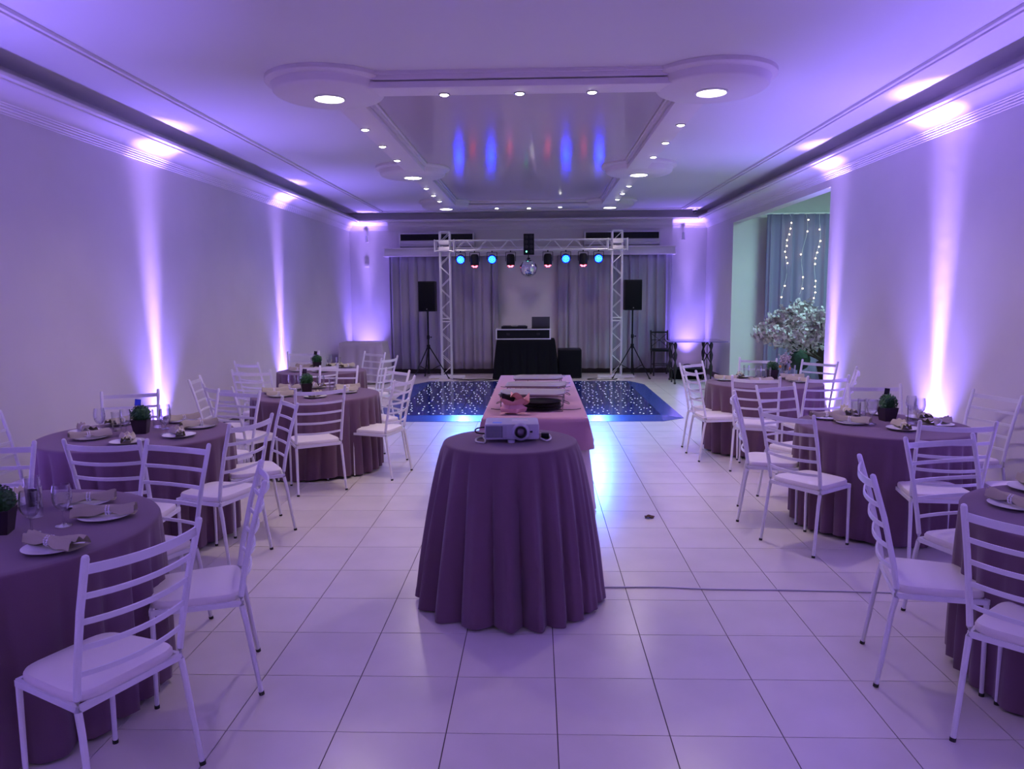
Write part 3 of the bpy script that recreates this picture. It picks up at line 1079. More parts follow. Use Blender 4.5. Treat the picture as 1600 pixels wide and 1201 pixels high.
def round_cloth(R, z, zb, flare, amp, folds, seed, n=216, ny=16):
    r = random.Random(seed)
    ph = [r.uniform(0, 6.28) for _ in range(8)]

    def fold(th):
        a = (folds + folds % 2) * th + ph[0] + 1.3 * math.sin(2 * th + ph[1]) + .8 * math.sin(3 * th + ph[2])
        f = (2.0 * abs(math.sin(a / 2)) ** .8 - 1.3) * (.8 + .3 * math.sin(2 * th + ph[3])) + .16 * math.sin(2 * a + ph[4]) + .15 * math.sin((folds + 5) * th + ph[5])
        return f
    bm = B()
    rings = []
    for rr, zz in ((R * .35, z), (R * .7, z), (R * .93, z), (R - .012, z - .0006), (R - .004, z - .004), (R, z - .011)):
        rings.append([bm.verts.new((rr * math.cos(2 * PI * k / n), rr * math.sin(2 * PI * k / n), zz)) for k in range(n)])
    z1 = z - .011
    for i in range(1, ny + 1):
        v = i / ny
        zz = z1 - (z1 - zb) * v
        row = []
        for k in range(n):
            th = 2 * PI * k / n
            f = fold(th + .06 * v * math.sin(3 * th + ph[6]))
            a = amp * min(1, v * 1.4) ** .65
            rad = R + flare * v ** .72 + a * f
            hem = 0
            if v > .93:
                hem = 0.008 * math.sin(5 * th + ph[7]) + .008
            row.append(bm.verts.new((rad * math.cos(th), rad * math.sin(th), zz + hem)))
        rings.append(row)
    bm.faces.new(rings[0])
    for a in range(len(rings) - 1):
        for k in range(n):
            bm.faces.new((rings[a][k], rings[a][(k + 1) % n], rings[a + 1][(k + 1) % n], rings[a + 1][k]))
    return bm


TZ = .73
TABLES = {
    'L1': (-2.30, 2.93, .68, 'front left table'),
    'L2': (-2.80, 5.11, .635, 'second left table'),
    'L3': (-2.16, 7.22, .61, 'third left table'),
    'L4': (-2.76, 9.52, .56, 'far left table'),
    'R1': (2.43, 8.08, .60, 'far right table'),
    'R2': (2.49, 5.44, .585, 'middle right table'),
    'R3': (2.46, 3.12, .61, 'front right table'),
}
TL = {'L1': 'mauve cloth to the floor on the nearest left round table, cut by the frame',
      'L2': 'mauve cloth to the floor on the second round table from the front on the left',
      'L3': 'mauve cloth to the floor on the third left round table, closest to the aisle',
      'L4': 'mauve cloth to the floor on the farthest left round table',
      'R1': 'mauve cloth to the floor on the farthest right round table, before the side room',
      'R2': 'mauve cloth to the floor on the middle right round table with the green plant',
      'R3': 'mauve cloth to the floor on the nearest right round table, cut by the frame'}


def under_table(x, y, R, z, txt):
    t = thing('banquet_table', 'round table hidden under the mauve cloth, ' + txt, 'table', (x, y, 0), group='round tables under mauve cloths')
    obj('tabletop', lathe(B(), [(R - .03, z - .03), (R - .015, z - .025), (R - .015, z - .008), (R - .02, z - .006)], 32), BARK, t)
    obj('pedestal', lathe(B(), [(.22, 0), (.22, .02), (.04, .05), (.035, z - .06), (.12, z - .03)], 16), IRON, t)


for k, (key, (x, y, R, txt)) in enumerate(TABLES.items()):
    o = obj('tablecloth', round_cloth(R, TZ, .012, .0, .036, 24 + 2 * (k % 3), 40 + k), CLOTH, ang=70, loc=(x, y, 0))
    tag(o, TL[key], 'tablecloth', 'mauve round tablecloths')
    under_table(x, y, R, TZ, txt)
MZ = .88
o = obj('tablecloth', round_cloth(.372, MZ, .004, .150, .042, 20, 77, n=360, ny=24), CLOTH, ang=70, loc=(-.15, 4.10, 0))
tag(o, 'flared mauve cloth on the small tall centre table, under the projector', 'tablecloth', 'mauve round tablecloths')
under_table(-.15, 4.10, .372, MZ, 'centre aisle')

# buffet
bx0, bx1, by0, by1 = -.405, .372, 5.70, 8.76
o = obj('buffet_skirt', box_cloth(B(), bx0, bx1, by0, by1, .728, .01, .020, 46, 21, .065), SKIRT, ang=60)
tag(o, 'pale pleated skirt hanging to the floor around the buffet table', 'table skirt')
o = obj('buffet_overlay', box_cloth(B(), bx0 - .022, bx1 + .022, by0 - .022, by1 + .022, .742, .50, .020, 16, 22, .045, ny=8), OVER, ang=60)
tag(o, 'rose pink overlay cloth on top of the long buffet table', 'tablecloth')
t = thing('buffet_table', 'long rectangular table hidden under the rose overlay and pale skirt', 'table', (-.02, 7.23, 0))
obj('tabletop', box(B(), -.37, .37, -1.51, 1.51, .70, .724, .004), BARK, t)
for sx in (-.3, .3):
    for sy in (-1.3, 1.3):
        obj('leg', tube(B(), [(sx, sy, 0), (sx, sy, .70)], .018, 8), IRON, t)

# ------------------------------------------------------------------ projector
t = thing('projector', 'pale grey projector with round lens facing the viewer, on the small round centre table', 'projector', (-.140, 4.115, .88), .03)
obj('shell', box(B(), -.148, .148, -.11, .11, .018, .106, .014), PROJW, t)
bm = B()
for i in range(9):
    z = .030 + i * .0078
    box(bm, -.140, -.028, -.1125, -.109, z, z + .0032)
for i in range(14):
    x = -.140 + i * .0062
    box(bm, x, x + .002, -.1128, -.109, .030, .096)
obj('vent_grille', bm, mat('projector_grille', (.36, .36, .42), .4), t, smooth=False)
obj('vent_recess', box(B(), -.138, -.050, -.111, -.1085, .031, .094), BLK, t, smooth=False)


def lens_part(nm, prof, m, par):
    bm = lathe(B(), prof, 32, capb=False)
    bmesh.ops.rotate(bm, verts=bm.verts, matrix=Matrix.Rotation(PI / 2, 3, 'X'))
    return obj(nm, bm, m, par, loc=(.048, -.105, .062))


lens_part('lens_housing', [(.050, 0), (.046, .012), (.038, .018), (.034, .018), (.032, .006), (.030, .004)], PROJW, t)
fr = lens_part('focus_ring', [(.031, .004), (.031, .020), (.027, .021), (.025, .010), (.024, .008)], DKWIRE, t)
lens_part('lens', [(.0245, .006), (.018, .012), (.008, .015), (.001, .0155)], mat('coated_lens', (.10, .07, .10), .05, spec=1, coat=1), t)
obj('infrared_window', box(B(), .098, .112, -.113, -.108, .058, .068, .001), BLK, t)
obj('front_foot', lathe(B(), [(.020, 0), (.020, .014), (.012, .022)], 16, (-.004, -.085, 0)), PROJW, t)
for sx in (-.11, .11):
    obj('rear_foot', lathe(B(), [(.012, 0), (.012, .02)], 12, (sx, .07, 0)), RUB, t)
obj('blue_sticker', box(B(), -.105, -.055, -.085, -.045, .1058, .1066), mat('pale_blue_sticker', (.18, .34, .75), .5), t, smooth=False)
obj('button_panel', box(B(), .0, .09, -.02, .05, .1058, .1070, .0004), ALUP, t, smooth=False)
t = thing('cable', 'grey and black cable loops lying behind and beside the projector', 'cable', (0, 0, 0))
obj('grey_cable', tube(B(), bez([(-.29, 4.20, .886), (-.335, 4.10, .888), (-.33, 4.02, .886), (-.29, 3.99, .886), (-.285, 4.06, .887), (-.30, 4.22, .886), (-.18, 4.27, .886)]), .005, 8), CABLEW, t)
obj('black_cable', tube(B(), bez([(-.27, 4.24, .888), (-.34, 4.18, .905), (-.345, 4.20, .925), (-.29, 4.20, .935), (-.24, 4.25, .93)]), .004, 8), BLK, t)
obj('grey_cable', tube(B(), bez([(.0, 4.26, .887), (.06, 4.22, .890), (.075, 4.10, .889), (.05, 4.04, .887), (.02, 4.10, .889)]), .005, 8), CABLEW, t)
obj('plug', box(B(), .022, .066, 4.12, 4.16, .884, .912, .005), BLK, t)

# ------------------------------------------------------------------ things on the buffet
BZ = .742


def wire_rack(x, y, w_, d_, h, rz, label):
    t = thing('food_stand', label, 'food stand', (x, y, BZ + .001), rz, group='wire food stands on the buffet')
    bm = B()
    for z in (.003, h):
        tube(bm, [(-w_ / 2, -d_ / 2, z), (w_ / 2, -d_ / 2, z), (w_ / 2, d_ / 2, z), (-w_ / 2, d_ / 2, z), (-w_ / 2, -d_ / 2, z)], .0032, 6)
    obj('wire_frame', bm, CHRM, t)
    for sx in (-1, 1):
        for sy in (-1, 1):
            obj('leg', tube(B(), [(sx * w_ / 2, sy * d_ / 2, .003), (sx * w_ / 2, sy * d_ / 2, h)], .0035, 6), CHRM, t)
    bm = B()
    for sx in (-1, 1):
        tube(bm, bez([(sx * w_ / 2, -.05, h * .5), (sx * (w_ / 2 + .045), -.03, h * .5 - .02), (sx * (w_ / 2 + .05), .03, h * .5 - .02), (sx * w_ / 2, .05, h * .5)], 6), .003, 6)
        tube(bm, [(sx * w_ / 2, -d_ / 2, h * .5), (sx * w_ / 2, d_ / 2, h * .5)], .0026, 6)
    tube(bm, [(-w_ / 2, -d_ / 2, h * .35), (w_ / 2, -d_ / 2, h * .35)], .0026, 6)
    tube(bm, [(-w_ / 2 + .12, -d_ / 2, .003), (-w_ / 2 + .12, -d_ / 2, h)], .0026, 6)
    obj('side_handle', bm, DKWIRE, t)
    t2 = thing('serving_tray', label.replace('wire food stand', 'flat silver tray on the wire stand'), 'tray', (x, y, BZ + h + .0055), rz, group='silver trays on the buffet')
    bm = B()
    e = .012
    W, D = w_ / 2 + .012, d_ / 2 + .01
    c = .07
    P = [(-W, -D), (W - c, -D - .02), (W, -D + c), (W, D), (-W + c, D), (-W, D - c)]
    lo_ = [bm.verts.new((x_, y_, 0)) for x_, y_ in P]
    hi = [bm.verts.new((x_ * 1.03, y_ * 1.04, e)) for x_, y_ in P]
    lo2 = [bm.verts.new((x_ * .985, y_ * .975, .003)) for x_, y_ in P]
    n = len(P)
    bm.faces.new(lo_[::-1])
    bm.faces.new(lo2)
    for k in range(n):
        j = (k + 1) % n
        bm.faces.new((lo_[k], lo_[j], hi[j], hi[k]))
        bm.faces.new((hi[k], hi[j], lo2[j], lo2[k]))
    obj('tray_plate', bm, STEEL, t2, smooth=False)
    bm = B()
    tube(bm, bez([(W, -.06, .010), (W + .035, -.03, .018), (W + .035, .03, .018), (W, .06, .010)], 5), .003, 6)
    obj('tray_handle', bm, CHRM, t2)


wire_rack(-.035, 6.17, .50, .34, .125, -.05, 'wire food stand nearest the projector')
wire_rack(-.005, 6.72, .50, .34, .125, -.04, 'wire food stand in the middle of the three')
wire_rack(.01, 7.30, .44, .34, .125, .02, 'wire food stand farthest from the projector')
for k in range(3):
    t = thing('dark_tray', 'dark flat tray in the stack under the front wire stand, ' + ['bottom one', 'middle one', 'top one'][k], 'tray', (.03, 6.14, BZ + .002 + k * .024), -.05 + k * .03, group='dark trays under the wire stand')
    obj('tray_base', lathe(B(), [(.13, 0), (.155, .004), (.175, .018), (.170, .020), (.150, .008), (.05, .006)], 28), DKWIRE, t)
t = thing('napkin_bundle', 'pink folded cloth bundle at the front left of the buffet', 'napkin bundle', (-.19, 5.90, BZ + .001))
bm = B()
r = random.Random(11)
prof = [(.045, 0), (.075, .012), (.082, .045), (.062, .075), (.085, .105), (.092, .118)]
ng = 20
rings = []
for q, (rr, z) in enumerate(prof):
    rings.append([bm.verts.new((rr * (1 + .16 * math.sin(4 * 2 * PI * k / ng + q) + r.uniform(-.06, .06)) * math.cos(2 * PI * k / ng) * 1.15, rr * (1 + r.uniform(-.1, .1)) * math.sin(2 * PI * k / ng), z + (.012 * math.sin(5 * 2 * PI * k / ng) if q > 3 else 0))) for k in range(ng)])
for a in range(len(rings) - 1):
    for k in range(ng):
        bm.faces.new((rings[a][k], rings[a][(k + 1) % ng], rings[a + 1][(k + 1) % ng], rings[a + 1][k]))
bm.faces.new(rings[0][::-1])
obj('cloth_body', bm, PINKF, t, ang=25)
bm = grid(B(), 8, 8, lambda u, v: (-.02 + .15 * u, -.05 + .10 * v, .10 + .035 * math.sin(5 * u + 2 * v) + .02 * math.cos(6 * v) + .02))
obj('cloth_flap', bm, PINKF, t, ang=25)
bm = grid(B(), 10, 4, lambda u, v: (-.10 + .24 * u, -.11 + .04 * v + .02 * math.sin(4 * u), .006 + .014 * abs(math.sin(5 * u + v))))
obj('cloth_tail', bm, PINKF, t, ang=25)
t = thing('cutlery_box', 'small dark box leaning in the pink cloth bundle', 'box', (-.245, 5.99, BZ + .10), .25)
bm = box(B(), -.055, .055, -.035, .035, 0, .035, .004, Matrix.Rotation(.35, 4, 'Y'))
obj('box_body', bm, BLK, t)
obj('box_lid', box(B(), -.056, .056, -.036, .036, .034, .040, .002, Matrix.Rotation(.35, 4, 'Y')), DKWIRE, t)
for k, (y, x0, x1) in enumerate(((7.62, -.37, .34), (6.12, -.38, .36))):
    t = thing('wire_rod', 'thin dark wire rod lying across the buffet cloth, ' + ['far one', 'near one'][k], 'rod', (0, 0, 0), group='wire rods on the buffet')
    obj('rod', tube(B(), bez([(x0, y, BZ + .006), (x0 * .7, y - .04, BZ + .005), (x1 * .7, y - .05, BZ + .005), (x1, y, BZ + .006)], 6), .003, 6), DKWIRE, t)

# ------------------------------------------------------------------ chairs
ZT = .927


def make_chair():
    t = thing('dining_chair', '', 'chair')
    bm = B()

    # cushion
    def rim(s, z, k):
        pts = []
        n = 32
        for i in range(n):
            a = 2 * PI * i / n
            c, s_ = math.cos(a), math.sin(a)
            sx = math.copysign(abs(c) ** .35, c)
            sy = math.copysign(abs(s_) ** .35, s_)
            yy = .17 + sy * .180 * s
            wd = (.198 - .028 * (yy / .35)) * s
            pts.append((sx * wd, yy, z))
        return pts
    rings = []
    for s, z in ((.98, .418), (1.0, .424), (1.0, .440), (.97, .450), (.86, .456), (.6, .460), (.25, .461)):
        rings.append([bm.verts.new(p) for p in rim(s, z, 0)])
    n = 32
    for a in range(len(rings) - 1):
        for k in range(n):
            bm.faces.new((rings[a][k], rings[a][(k + 1) % n], rings[a + 1][(k + 1) % n], rings[a + 1][k]))
    bm.faces.new(rings[0][::-1])
    bm.faces.new(rings[-1])
    obj('seat', bm, SEATM, t)
    bm = B()
    Q = [(-.193, -.005, .408), (.193, -.005, .408), (.168, .342, .408), (-.168, .342, .408), (-.193, -.005, .408)]
    for a, b_ in zip(Q[:-1], Q[1:]):
        tube(bm, [a, b_], 0, flat=(.016, .022))
    obj('seat_frame', bm, WHT, t)
    for s in (-1, 1):
        pts = [(s * .209, -.066, .0), (s * .203, -.045, .14), (s * .196, -.018, .33), (s * .194, -.004, .40), (s * .194, -.004, .44), (s * .197, -.020, .54), (s * .203, -.065, .74), (s * .209, -.117, .915), (s * .2092, -.119, .923), (s * .2094, -.1196, .927)]
        lg = obj('rear_leg', tube(B(), pts, [.0095, .0105, .0115, .012, .012, .012, .012, .012, .010, .005], 10), WHT, t)
        obj('rubber_foot', tube(B(), [(s * .2092, -.0665, 0), (s * .2086, -.064, .014)], .0115, 10), RUB, lg)
        lg = obj('front_leg', tube(B(), [(s * .166, .342, 0), (s * .165, .338, .41)], [.0085, .0105], 10), WHT, t)
        obj('rubber_foot', tube(B(), [(s * .166, .342, 0), (s * .166, .342, .014)], .0105, 10), RUB, lg)

    def yat(z):
        P = [(.40, -.004), (.44, -.004), (.54, -.020), (.74, -.065), (.915, -.117)]
        for (z0, y0), (z1, y1) in zip(P[:-1], P[1:]):
            if z <= z1:
                return y0 + (y1 - y0) * (z - z0) / (z1 - z0)
        return -.117

    def xat(z):
        return .194 + (.209 - .194) * (z - .40) / .515
    for z, h in ((.880, .030), (.790, .018), (.703, .018), (.615, .018), (.524, .016)):
        y, x = yat(z), xat(z)
        n = 10
        pts = [(x * (2 * i / n - 1), y - .034 * (1 - (2 * i / n - 1) ** 2), z - .006 * (1 - (2 * i / n - 1) ** 2)) for i in range(n + 1)]
        obj('top_rail' if z > .85 else 'back_slat', tube(B(), pts, 0, flat=(.008, h)), WHT, t, smooth=False)
    return t


CH = [
    ('nearest chair on the left, at the front left table', -1.357, 2.335, 1.162),
    ('side-on chair on the aisle side of the front left table', -1.314, 3.149, 1.959),
    ('chair facing the viewer, behind the right edge of the front left table', -1.936, 3.732, 2.814),
    ('chair facing away, before the middle of the second left table', -2.34, 4.02, -.02),
    ('chair turned left at the right near side of the second left table', -1.899, 4.624, 1.289),
    ('narrow-looking oblique chair just before the third left cloth', -1.919, 5.362, 2.145),
    ('chair facing away, before the third left table', -1.874, 6.293, .559),
    ('nearer chair on the aisle side of the third left table', -1.334, 6.903, 1.297),
    ('farther chair on the aisle side of the third left table', -1.53, 7.647, 2.352),
    ('chair in front of the pale draped corner table', -2.273, 10.045, 2.497),
    ('chair on the aisle side of the far left table', -1.948, 9.329, 1.273),
    ('chair on the wall side, behind the far left table', -3.207, 10.189, 3.383),
    ('chair facing away, before the far left table', -2.496, 8.413, .547),
    ('chair facing the viewer, behind the third left table', -2.171, 8.012, 3.115),
    ('chair at the left near side of the third left table', -2.685, 6.439, -.588),
    ('chair facing the viewer, behind the right of the second left table', -2.48, 5.93, 2.82),
    ('chair at the left far side of the third left table', -2.971, 7.825, -.078),
    ('rearmost chair along the left wall, beside the far left table', -3.348, 8.77, -.529),
    ('slim side-on chair alone by the left wall', -3.124, 6.991, -1.369),
    ('chair behind the plant of the second left table', -3.29, 5.90, -2.751),
    ('chair at the left frame edge behind the front left table', -2.86, 3.70, -2.93),
    ('chair against the left wall at the frame edge', -3.52, 4.76, -1.45),
    ('nearer chair on the aisle side of the far right table', 1.665, 7.671, -1.461),
    ('farther chair on the aisle side of the far right table', 1.792, 8.291, -2.39),
    ('chair facing away, before the left of the far right table', 2.047, 7.03, -.361),
    ('edgewise chair on the aisle side of the middle right table', 1.598, 5.641, -1.838),
    ('chair turned to the viewer, behind the left of the middle right table', 2.046, 6.2, -2.663),
    ('chair facing away, before the right of the far right table', 2.638, 7.045, .247),
    ('chair behind the far right table, against the bright wall edge', 3.07, 8.40, 2.276),
    ('chair behind the far right table, before the side room opening', 2.54, 8.78, 2.668),
    ('edgewise chair against the right wall beside the far right table', 3.078, 7.598, 1.203),
    ('chair behind the green plant of the middle right table', 2.79, 6.17, -3.194),
    ('chair beside the right wall, past the middle right table', 3.344, 5.688, 1.86),
    ('chair facing away, before the middle right table', 2.483, 4.555, -.109),
    ('chair facing the viewer, behind the front right table', 2.158, 3.875, -2.889),
    ('side-on chair on the aisle side of the front right table', 1.567, 3.279, -1.845),
    ('nearest chair on the right, cut by the frame', 1.753, 2.601, -.778),
    ('chair facing away, aisle side of the middle right table', 1.695, 4.894, -.989),
    ('violet-lit chair at the right frame edge between two tables', 3.22, 4.70, 1.5),
]
proto = make_chair()
for k, (lab, x, y, a) in enumerate(CH):
    o = proto if k == 0 else copy_tree(proto)
    o.location = (x, y, 0)
    o.rotation_euler = (0, 0, a)
    o['label'] = 'white ladder-back metal ' + lab
    o['group'] = 'white chairs around the round tables'

# ------------------------------------------------------------------ place settings


def make_plate():
    return obj('plate', lathe(B(), [(.055, 0), (.062, 0), (.070, .004), (.104, .013), (.108, .016), (.103, .016), (.068, .0075), (.02, .006)], 36), PLATE)


def make_napkin():
    t = thing('napkin', '', 'napkin')
    bm = B()
    nu, nv = 18, 12
    L = .25

    def hw(u):          # half width along the length, pinched at the ring
        return .013 + .040 * abs(u - .55) ** .8 * (1.6 if u < .55 else .9)

    def top(u, v):
        x = (u - .5) * L
        w_ = hw(u)
        s = 2 * v - 1
        zz = .012 + .026 * max(0, 1 - s * s) ** .5 + .008 * math.sin(9 * s + 1.5) * min(1, abs(u - .55) * 4) + .004 * math.sin(14 * u)
        return (x, s * w_ + .008 * math.sin(5 * u), zz + .016)

    def bot(u, v):
        p = top(u, v)
        s = 2 * v - 1
        return (p[0], p[1], .019 - .003 * (1 - s * s))
    grid(bm, nu, nv, top)
    grid(bm, nu, nv, bot)
    bmesh.ops.remove_doubles(bm, verts=bm.verts, dist=.0004)
    obj('folded_cloth', bm, NAPK, t, ang=50)
    bm = B()
    n = 14
    for row in (-.006, .006):
        for k in range(n):
            a = 2 * PI * k / n
            b2 = B()
            bmesh.ops.create_icosphere(b2, subdivisions=1, radius=.0048)
            bmesh.ops.translate(b2, verts=b2.verts, vec=(.0125 + row, .003 + .021 * math.cos(a), .034 + .019 * math.sin(a)))
            me = bpy.data.meshes.new('x')
            b2.to_mesh(me)
            b2.free()
            bm.from_mesh(me)
    obj('pearl_ring', bm, PEARL, t)
    return t


def make_goblet():
    t = thing('goblet', '', 'glass')
    obj('bowl', lathe(B(), [(.006, .066), (.020, .074), (.034, .095), (.039, .125), (.037, .155), (.033, .178), (.0322, .178), (.036, .155), (.038, .125), (.033, .097), (.019, .077), (.004, .071)], 24, capb=False, capt=False), GLASS, t)
    obj('stem', lathe(B(), [(.033, 0), (.033, .003), (.012, .008), (.0045, .016), (.004, .058), (.008, .068)], 20), GLASS, t)
    return t


def make_tumbler():
    t = thing('tumbler', '', 'glass')
    obj('glass_wall', lathe(B(), [(.028, 0), (.030, .002), (.034, .135), (.0328, .135), (.029, .012), (.02, .011)], 24), GLASS, t)
    return t


def make_plant(label, x, y, z, rz, tagcol=None, glassy=False):
    t = thing('table_plant', label, 'plant', (x, y, z), rz, 'plants on the tables')
    bm = B()
    a, b_, h = .040, .054, .10
    lo_ = [bm.verts.new((sx * a, sy * a, 0)) for sx, sy in ((-1, -1), (1, -1), (1, 1), (-1, 1))]
    hi = [bm.verts.new((sx * b_, sy * b_, h)) for sx, sy in ((-1, -1), (1, -1), (1, 1), (-1, 1))]
    hi2 = [bm.verts.new((sx * (b_ - .005), sy * (b_ - .005), h)) for sx, sy in ((-1, -1), (1, -1), (1, 1), (-1, 1))]
    lo2 = [bm.verts.new((sx * (b_ - .008), sy * (b_ - .008), h - .015)) for sx, sy in ((-1, -1), (1, -1), (1, 1), (-1, 1))]
    for k in range(4):
        j = (k + 1) % 4
        bm.faces.new((lo_[k], lo_[j], hi[j], hi[k]))
        bm.faces.new((hi[k], hi[j], hi2[j], hi2[k]))
        bm.faces.new((hi2[k], hi2[j], lo2[j], lo2[k]))
    bm.faces.new(lo_[::-1])
    bm.faces.new(lo2)
    obj('pot', bm, POTM, t, smooth=False)
    bm = B()
    r = random.Random(int(x * 100) + 5)
    bmesh.ops.create_icosphere(bm, subdivisions=2, radius=.050)
    for v in bm.verts:
        v.co.z += .135
    for i in range(900):
        u, v = r.uniform(-1, 1), r.uniform(0, 2 * PI)
        q = math.sqrt(1 - u * u)
        nrm = Vector((q * math.cos(v), q * math.sin(v), u))
        c = nrm * r.uniform(.048, .064) + Vector((0, 0, .135))
        if c.z < .092:
            continue
        ax = (nrm.orthogonal() + Vector((r.uniform(-.5, .5), r.uniform(-.5, .5), r.uniform(-.5, .5)))).normalized()
        ay = nrm.cross(ax).normalized()
        s = r.uniform(.005, .009)
        tip = nrm * s * .8
        bm.faces.new([bm.verts.new(c - ax * s), bm.verts.new(c - ay * s * .6 + tip), bm.verts.new(c + ax * s + tip), bm.verts.new(c + ay * s * .6)])
    tag(obj('foliage', bm, LEAF, t, smooth=False), kind='stuff')
    if tagcol:
        st = obj('card_stick', tube(B(), [(-.02, 0, .15), (-.035, 0, .205)], .0015, 5), BLK, t)
        obj('card', box(B(), -.058, -.018, -.002, .002, .192, .238, .001, Matrix.Rotation(.12, 4, 'Y')), tagcol, t)
    return t


PL = {'L1': [(-1.782, 2.622), (-1.816, 3.016), (-2.022, 3.22), (-2.351, 3.207)],
      'L2': [(-3.10, 4.99), (-2.93, 4.76), (-2.605, 4.62), (-2.374, 4.837), (-2.39, 5.177), (-2.631, 5.423), (-3.031, 5.316)],
      'L3': [(-2.50, 7.05), (-2.363, 6.797), (-2.027, 6.746), (-1.82, 7.057), (-1.869, 7.30), (-2.45, 7.33), (-2.236, 7.50)],
      'L4': [(-3.0, 9.52), (-2.92, 9.10), (-2.64, 9.03), (-2.43, 9.60), (-2.60, 9.85)],
      'R1': [(2.163, 8.43), (2.00, 7.98), (2.296, 7.75), (2.70, 7.80), (2.88, 8.20)],
      'R2': [(2.344, 5.72), (2.118, 5.50), (2.209, 5.287), (2.611, 5.70), (2.45, 5.05), (2.80, 5.50), (2.76, 5.21)],
      'R3': [(2.043, 3.20), (2.298, 3.50), (2.15, 2.86)]}
PTXT = {'L1': ['nearest the viewer', 'at the right edge', 'behind the right edge one', 'far side by the plant'],
        'L2': ['left edge, upper', 'left edge, lower', 'front middle', 'right front', 'right edge', 'back right behind the glasses', 'back left behind the plant'],
        'L3': ['left edge', 'front left', 'front middle', 'right front', 'right edge', 'back left by the glasses', 'back behind the plant'],
        'L4': ['left edge', 'front left', 'front right', 'right edge', 'back right'],
        'R1': ['back left', 'left edge', 'front middle', 'front right', 'right edge'],
        'R2': ['back left', 'left edge', 'front left', 'back middle', 'front middle', 'back right', 'right edge'],
        'R3': ['left edge', 'far side', 'near side']}
NANG = {('L1', 0): 2.9, ('L1', 1): .25, ('L1', 2): .35}
pl0 = nk0 = None
for key, lst in PL.items():
    tx, ty, R, ttxt = TABLES[key]
    r = random.Random(key)
    for k, (x, y) in enumerate(lst):
        x, y = x * 1.033, y * 1.033
        d = math.hypot(x - tx, y - ty)
        if d > R - .125:
            s = (R - .125) / d
            x, y = tx + (x - tx) * s, ty + (y - ty) * s
        PL[key][k] = (x, y)
        if pl0 is None:
            pl0 = make_plate()
            p = pl0
        else:
            p = pl0.copy()
            COL.objects.link(p)
        p.location = (x, y, TZ + .001)
        tag(p, 'round white plate under a napkin on the %s, %s' % (ttxt, PTXT[key][k]), 'plate', 'white plates on the round tables')
        if nk0 is None:
            nk0 = make_napkin()
            q = nk0
        else:
            q = copy_tree(nk0)
        q.location = (x, y, TZ + .0)
        a = NANG.get((key, k))
        if a is None:
            a = math.atan2(y - ty, x - tx) + r.uniform(-.9, .9)
        q.rotation_euler = (0, 0, a)
        tag(q, 'taupe napkin in a pearl ring on the %s, %s' % (ttxt, PTXT[key][k]), 'napkin', 'taupe napkins on the plates')

GL = {'L1': [('g', -1.92, 2.899, 'beside the right plates'), ('g', -1.985, 2.80, 'in front of the plant, tall'), ('t', -2.246, 3.195, 'behind the goblets'), ('t', -2.12, 3.02, 'between goblets and plant')],
      'L2': [('g', -2.972, 4.949, 'far left of the plant'), ('t', -2.919, 5.06, 'left, behind the goblet'), ('g', -2.765, 4.90, 'just left of the plant'), ('t', -2.694, 5.182, 'right behind the plant'), ('g', -2.504, 4.92, 'right of the plant, front'), ('g', -2.61, 5.13, 'right of the plant, back')],
      'R2': [('g', 2.342, 5.273, 'left of the plant'), ('t', 2.30, 5.44, 'left by the napkins'), ('t', 2.42, 5.62, 'behind, left of the plant'), ('g', 2.70, 5.46, 'right of the plant, back'), ('g', 2.70, 5.34, 'right of the plant, front'), ('t', 2.62, 5.28, 'close right of the plant')],
      'L3': [('g', -2.36, 7.12, 'left of the plant, outer'), ('g', -2.28, 7.16, 'left of the plant, inner'), ('g', -2.06, 7.05, 'right of the plant'), ('t', -1.98, 7.16, 'right, before the napkins'), ('t', -2.31, 7.30, 'left, behind the goblets')],
      'L4': [('t', -2.90, 9.62, 'left of the plant'), ('t', -2.58, 9.66, 'right of the plant'), ('g', -2.66, 9.52, 'just right of the plant')],
      'R1': [('t', 2.40, 8.20, 'far left'), ('t', 2.30, 8.30, 'left edge of the group'), ('g', 2.66, 8.10, 'right of the plant'), ('t', 2.80, 8.30, 'far right'), ('g', 2.72, 8.25, 'right, behind'), ('t', 2.46, 8.05, 'left front of the plant')],
      'R3': [('g', 2.42, 3.32, 'near the far plate'), ('t', 2.36, 3.16, 'near the left plate')]}
gg = tt = None
for key, lst in GL.items():
    ttxt = TABLES[key][3]
    for kind, x, y, txt in lst:
        x, y = x * 1.033, y * 1.033
        if kind == 'g':
            if gg is None:
                gg = make_goblet()
                o = gg
            else:
                o = copy_tree(gg)
            nm = 'clear stemmed goblet on the '
        else:
            if tt is None:
                tt = make_tumbler()
                o = tt
            else:
                o = copy_tree(tt)
            nm = 'tall clear straight tumbler on the '
        o.location = (x, y, TZ + .001)
        tag(o, nm + ttxt + ', ' + txt, 'glass', 'glasses on the round tables')
make_plant('green ball in a black pot, cut by the frame, front left table', -2.19, 2.90, TZ + .001, .3)
make_plant('green ball in a black pot with bright blue card, on the second left table', -2.785, 5.13, TZ + .001, .2, BLUET)
make_plant('green clipped ball in a black pot with a dark card on the third left table', -2.27, 7.48 - .2, TZ + .001, .4, POTM)
make_plant('green clipped ball in a black pot with a dark card on the far left table', -2.86, 9.65, TZ + .001, .4, POTM)
make_plant('green clipped ball in a black pot with a black card on the middle right table', 2.598, 5.60, TZ + .001, .15, BLK)
make_plant('green clipped ball in a dark pot on the far right table among the glasses', 2.62, 8.42, TZ + .001, .15)
t = thing('flower_vase', 'clear vase with pale lilac and orange flowers on the far right table', 'vase', (2.78, 8.52, TZ + .001))
obj('vase_glass', lathe(B(), [(.035, 0), (.045, .02), (.040, .12), (.030, .16), (.036, .18), (.034, .18), (.028, .16)], 20, capt=False), GLASS, t)
bm = B()
r = random.Random(4)
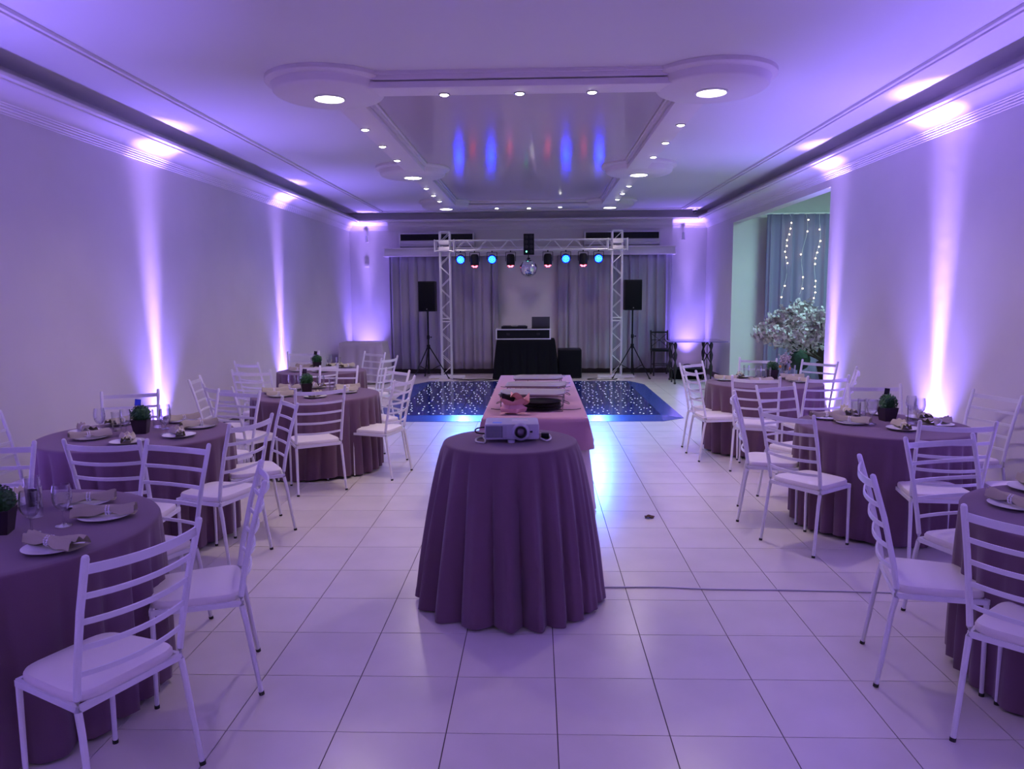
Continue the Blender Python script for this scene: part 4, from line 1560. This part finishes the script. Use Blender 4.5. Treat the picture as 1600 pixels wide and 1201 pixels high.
for i in range(60):
    c = Vector((r.gauss(0, .035), r.gauss(0, .035), .20 + r.gauss(0, .03)))
    b2 = B()
    bmesh.ops.create_icosphere(b2, subdivisions=1, radius=r.uniform(.008, .016))
    bmesh.ops.translate(b2, verts=b2.verts, vec=c)
    me = bpy.data.meshes.new('x')
    b2.to_mesh(me)
    b2.free()
    bm.from_mesh(me)
tag(obj('petals', bm, PETAL, t, smooth=False), kind='stuff')
bm = B()
for dx, dz in ((-.05, .12), (.055, .10)):
    lathe(bm, [(.004, -.015), (.016, 0), (.012, .018), (.003, .022)], 10, (dx, -.02, dz))
obj('orange_flower', bm, mat('orange_petals', (.75, .28, .06), .6), t)
obj('stems', tube(B(), [(0, 0, .01), (.005, 0, .18)], .006, 6), LEAF, t)
t = thing('dark_bow', 'small black and white ribbon bow lying on the far right table', 'bow', (2.45, 8.30, TZ + .001), .3)
bm = B()
for s in (-1, 1):
    grid(bm, 6, 4, lambda u, v, s=s: (s * (.01 + .06 * u), -.02 + .04 * v * (.4 + u), .004 + .03 * math.sin(PI * v) * (.4 + .6 * u)))
obj('bow_loops', bm, BLK, t)
obj('bow_knot', box(B(), -.012, .012, -.012, .012, 0, .026, .005), WHT, t)

# ------------------------------------------------------------------ floor bits
t = thing('cable', 'thin white cable lying across the tiles right of the centre table', 'cable', (0, 0, 0))
obj('cable_run', tube(B(), bez([(.10, 4.20, .005), (.35, 4.172, .005), (.7, 4.176, .005), (1.0, 4.150, .005), (1.4, 4.142, .005), (1.9, 4.118, .005), (2.3, 4.08, .005), (2.7, 4.09, .005)], 8), .0045, 6), CABLEW, t)
bm = grid(B(), 6, 6, lambda u, v: (.035 * (u - .5) * 2, .030 * (v - .5) * 2 * (1 - abs(u - .5)), .004 + .016 * abs(math.sin(4 * u + 3 * v))))
o = obj('dry_leaf', bm, BROWN, loc=(.845, 5.54, 0))
md = o.modifiers.new('thickness', 'SOLIDIFY')
md.thickness = .003
tag(o, 'small crumpled brown leaf lying on the tiles in the right aisle', 'leaf')
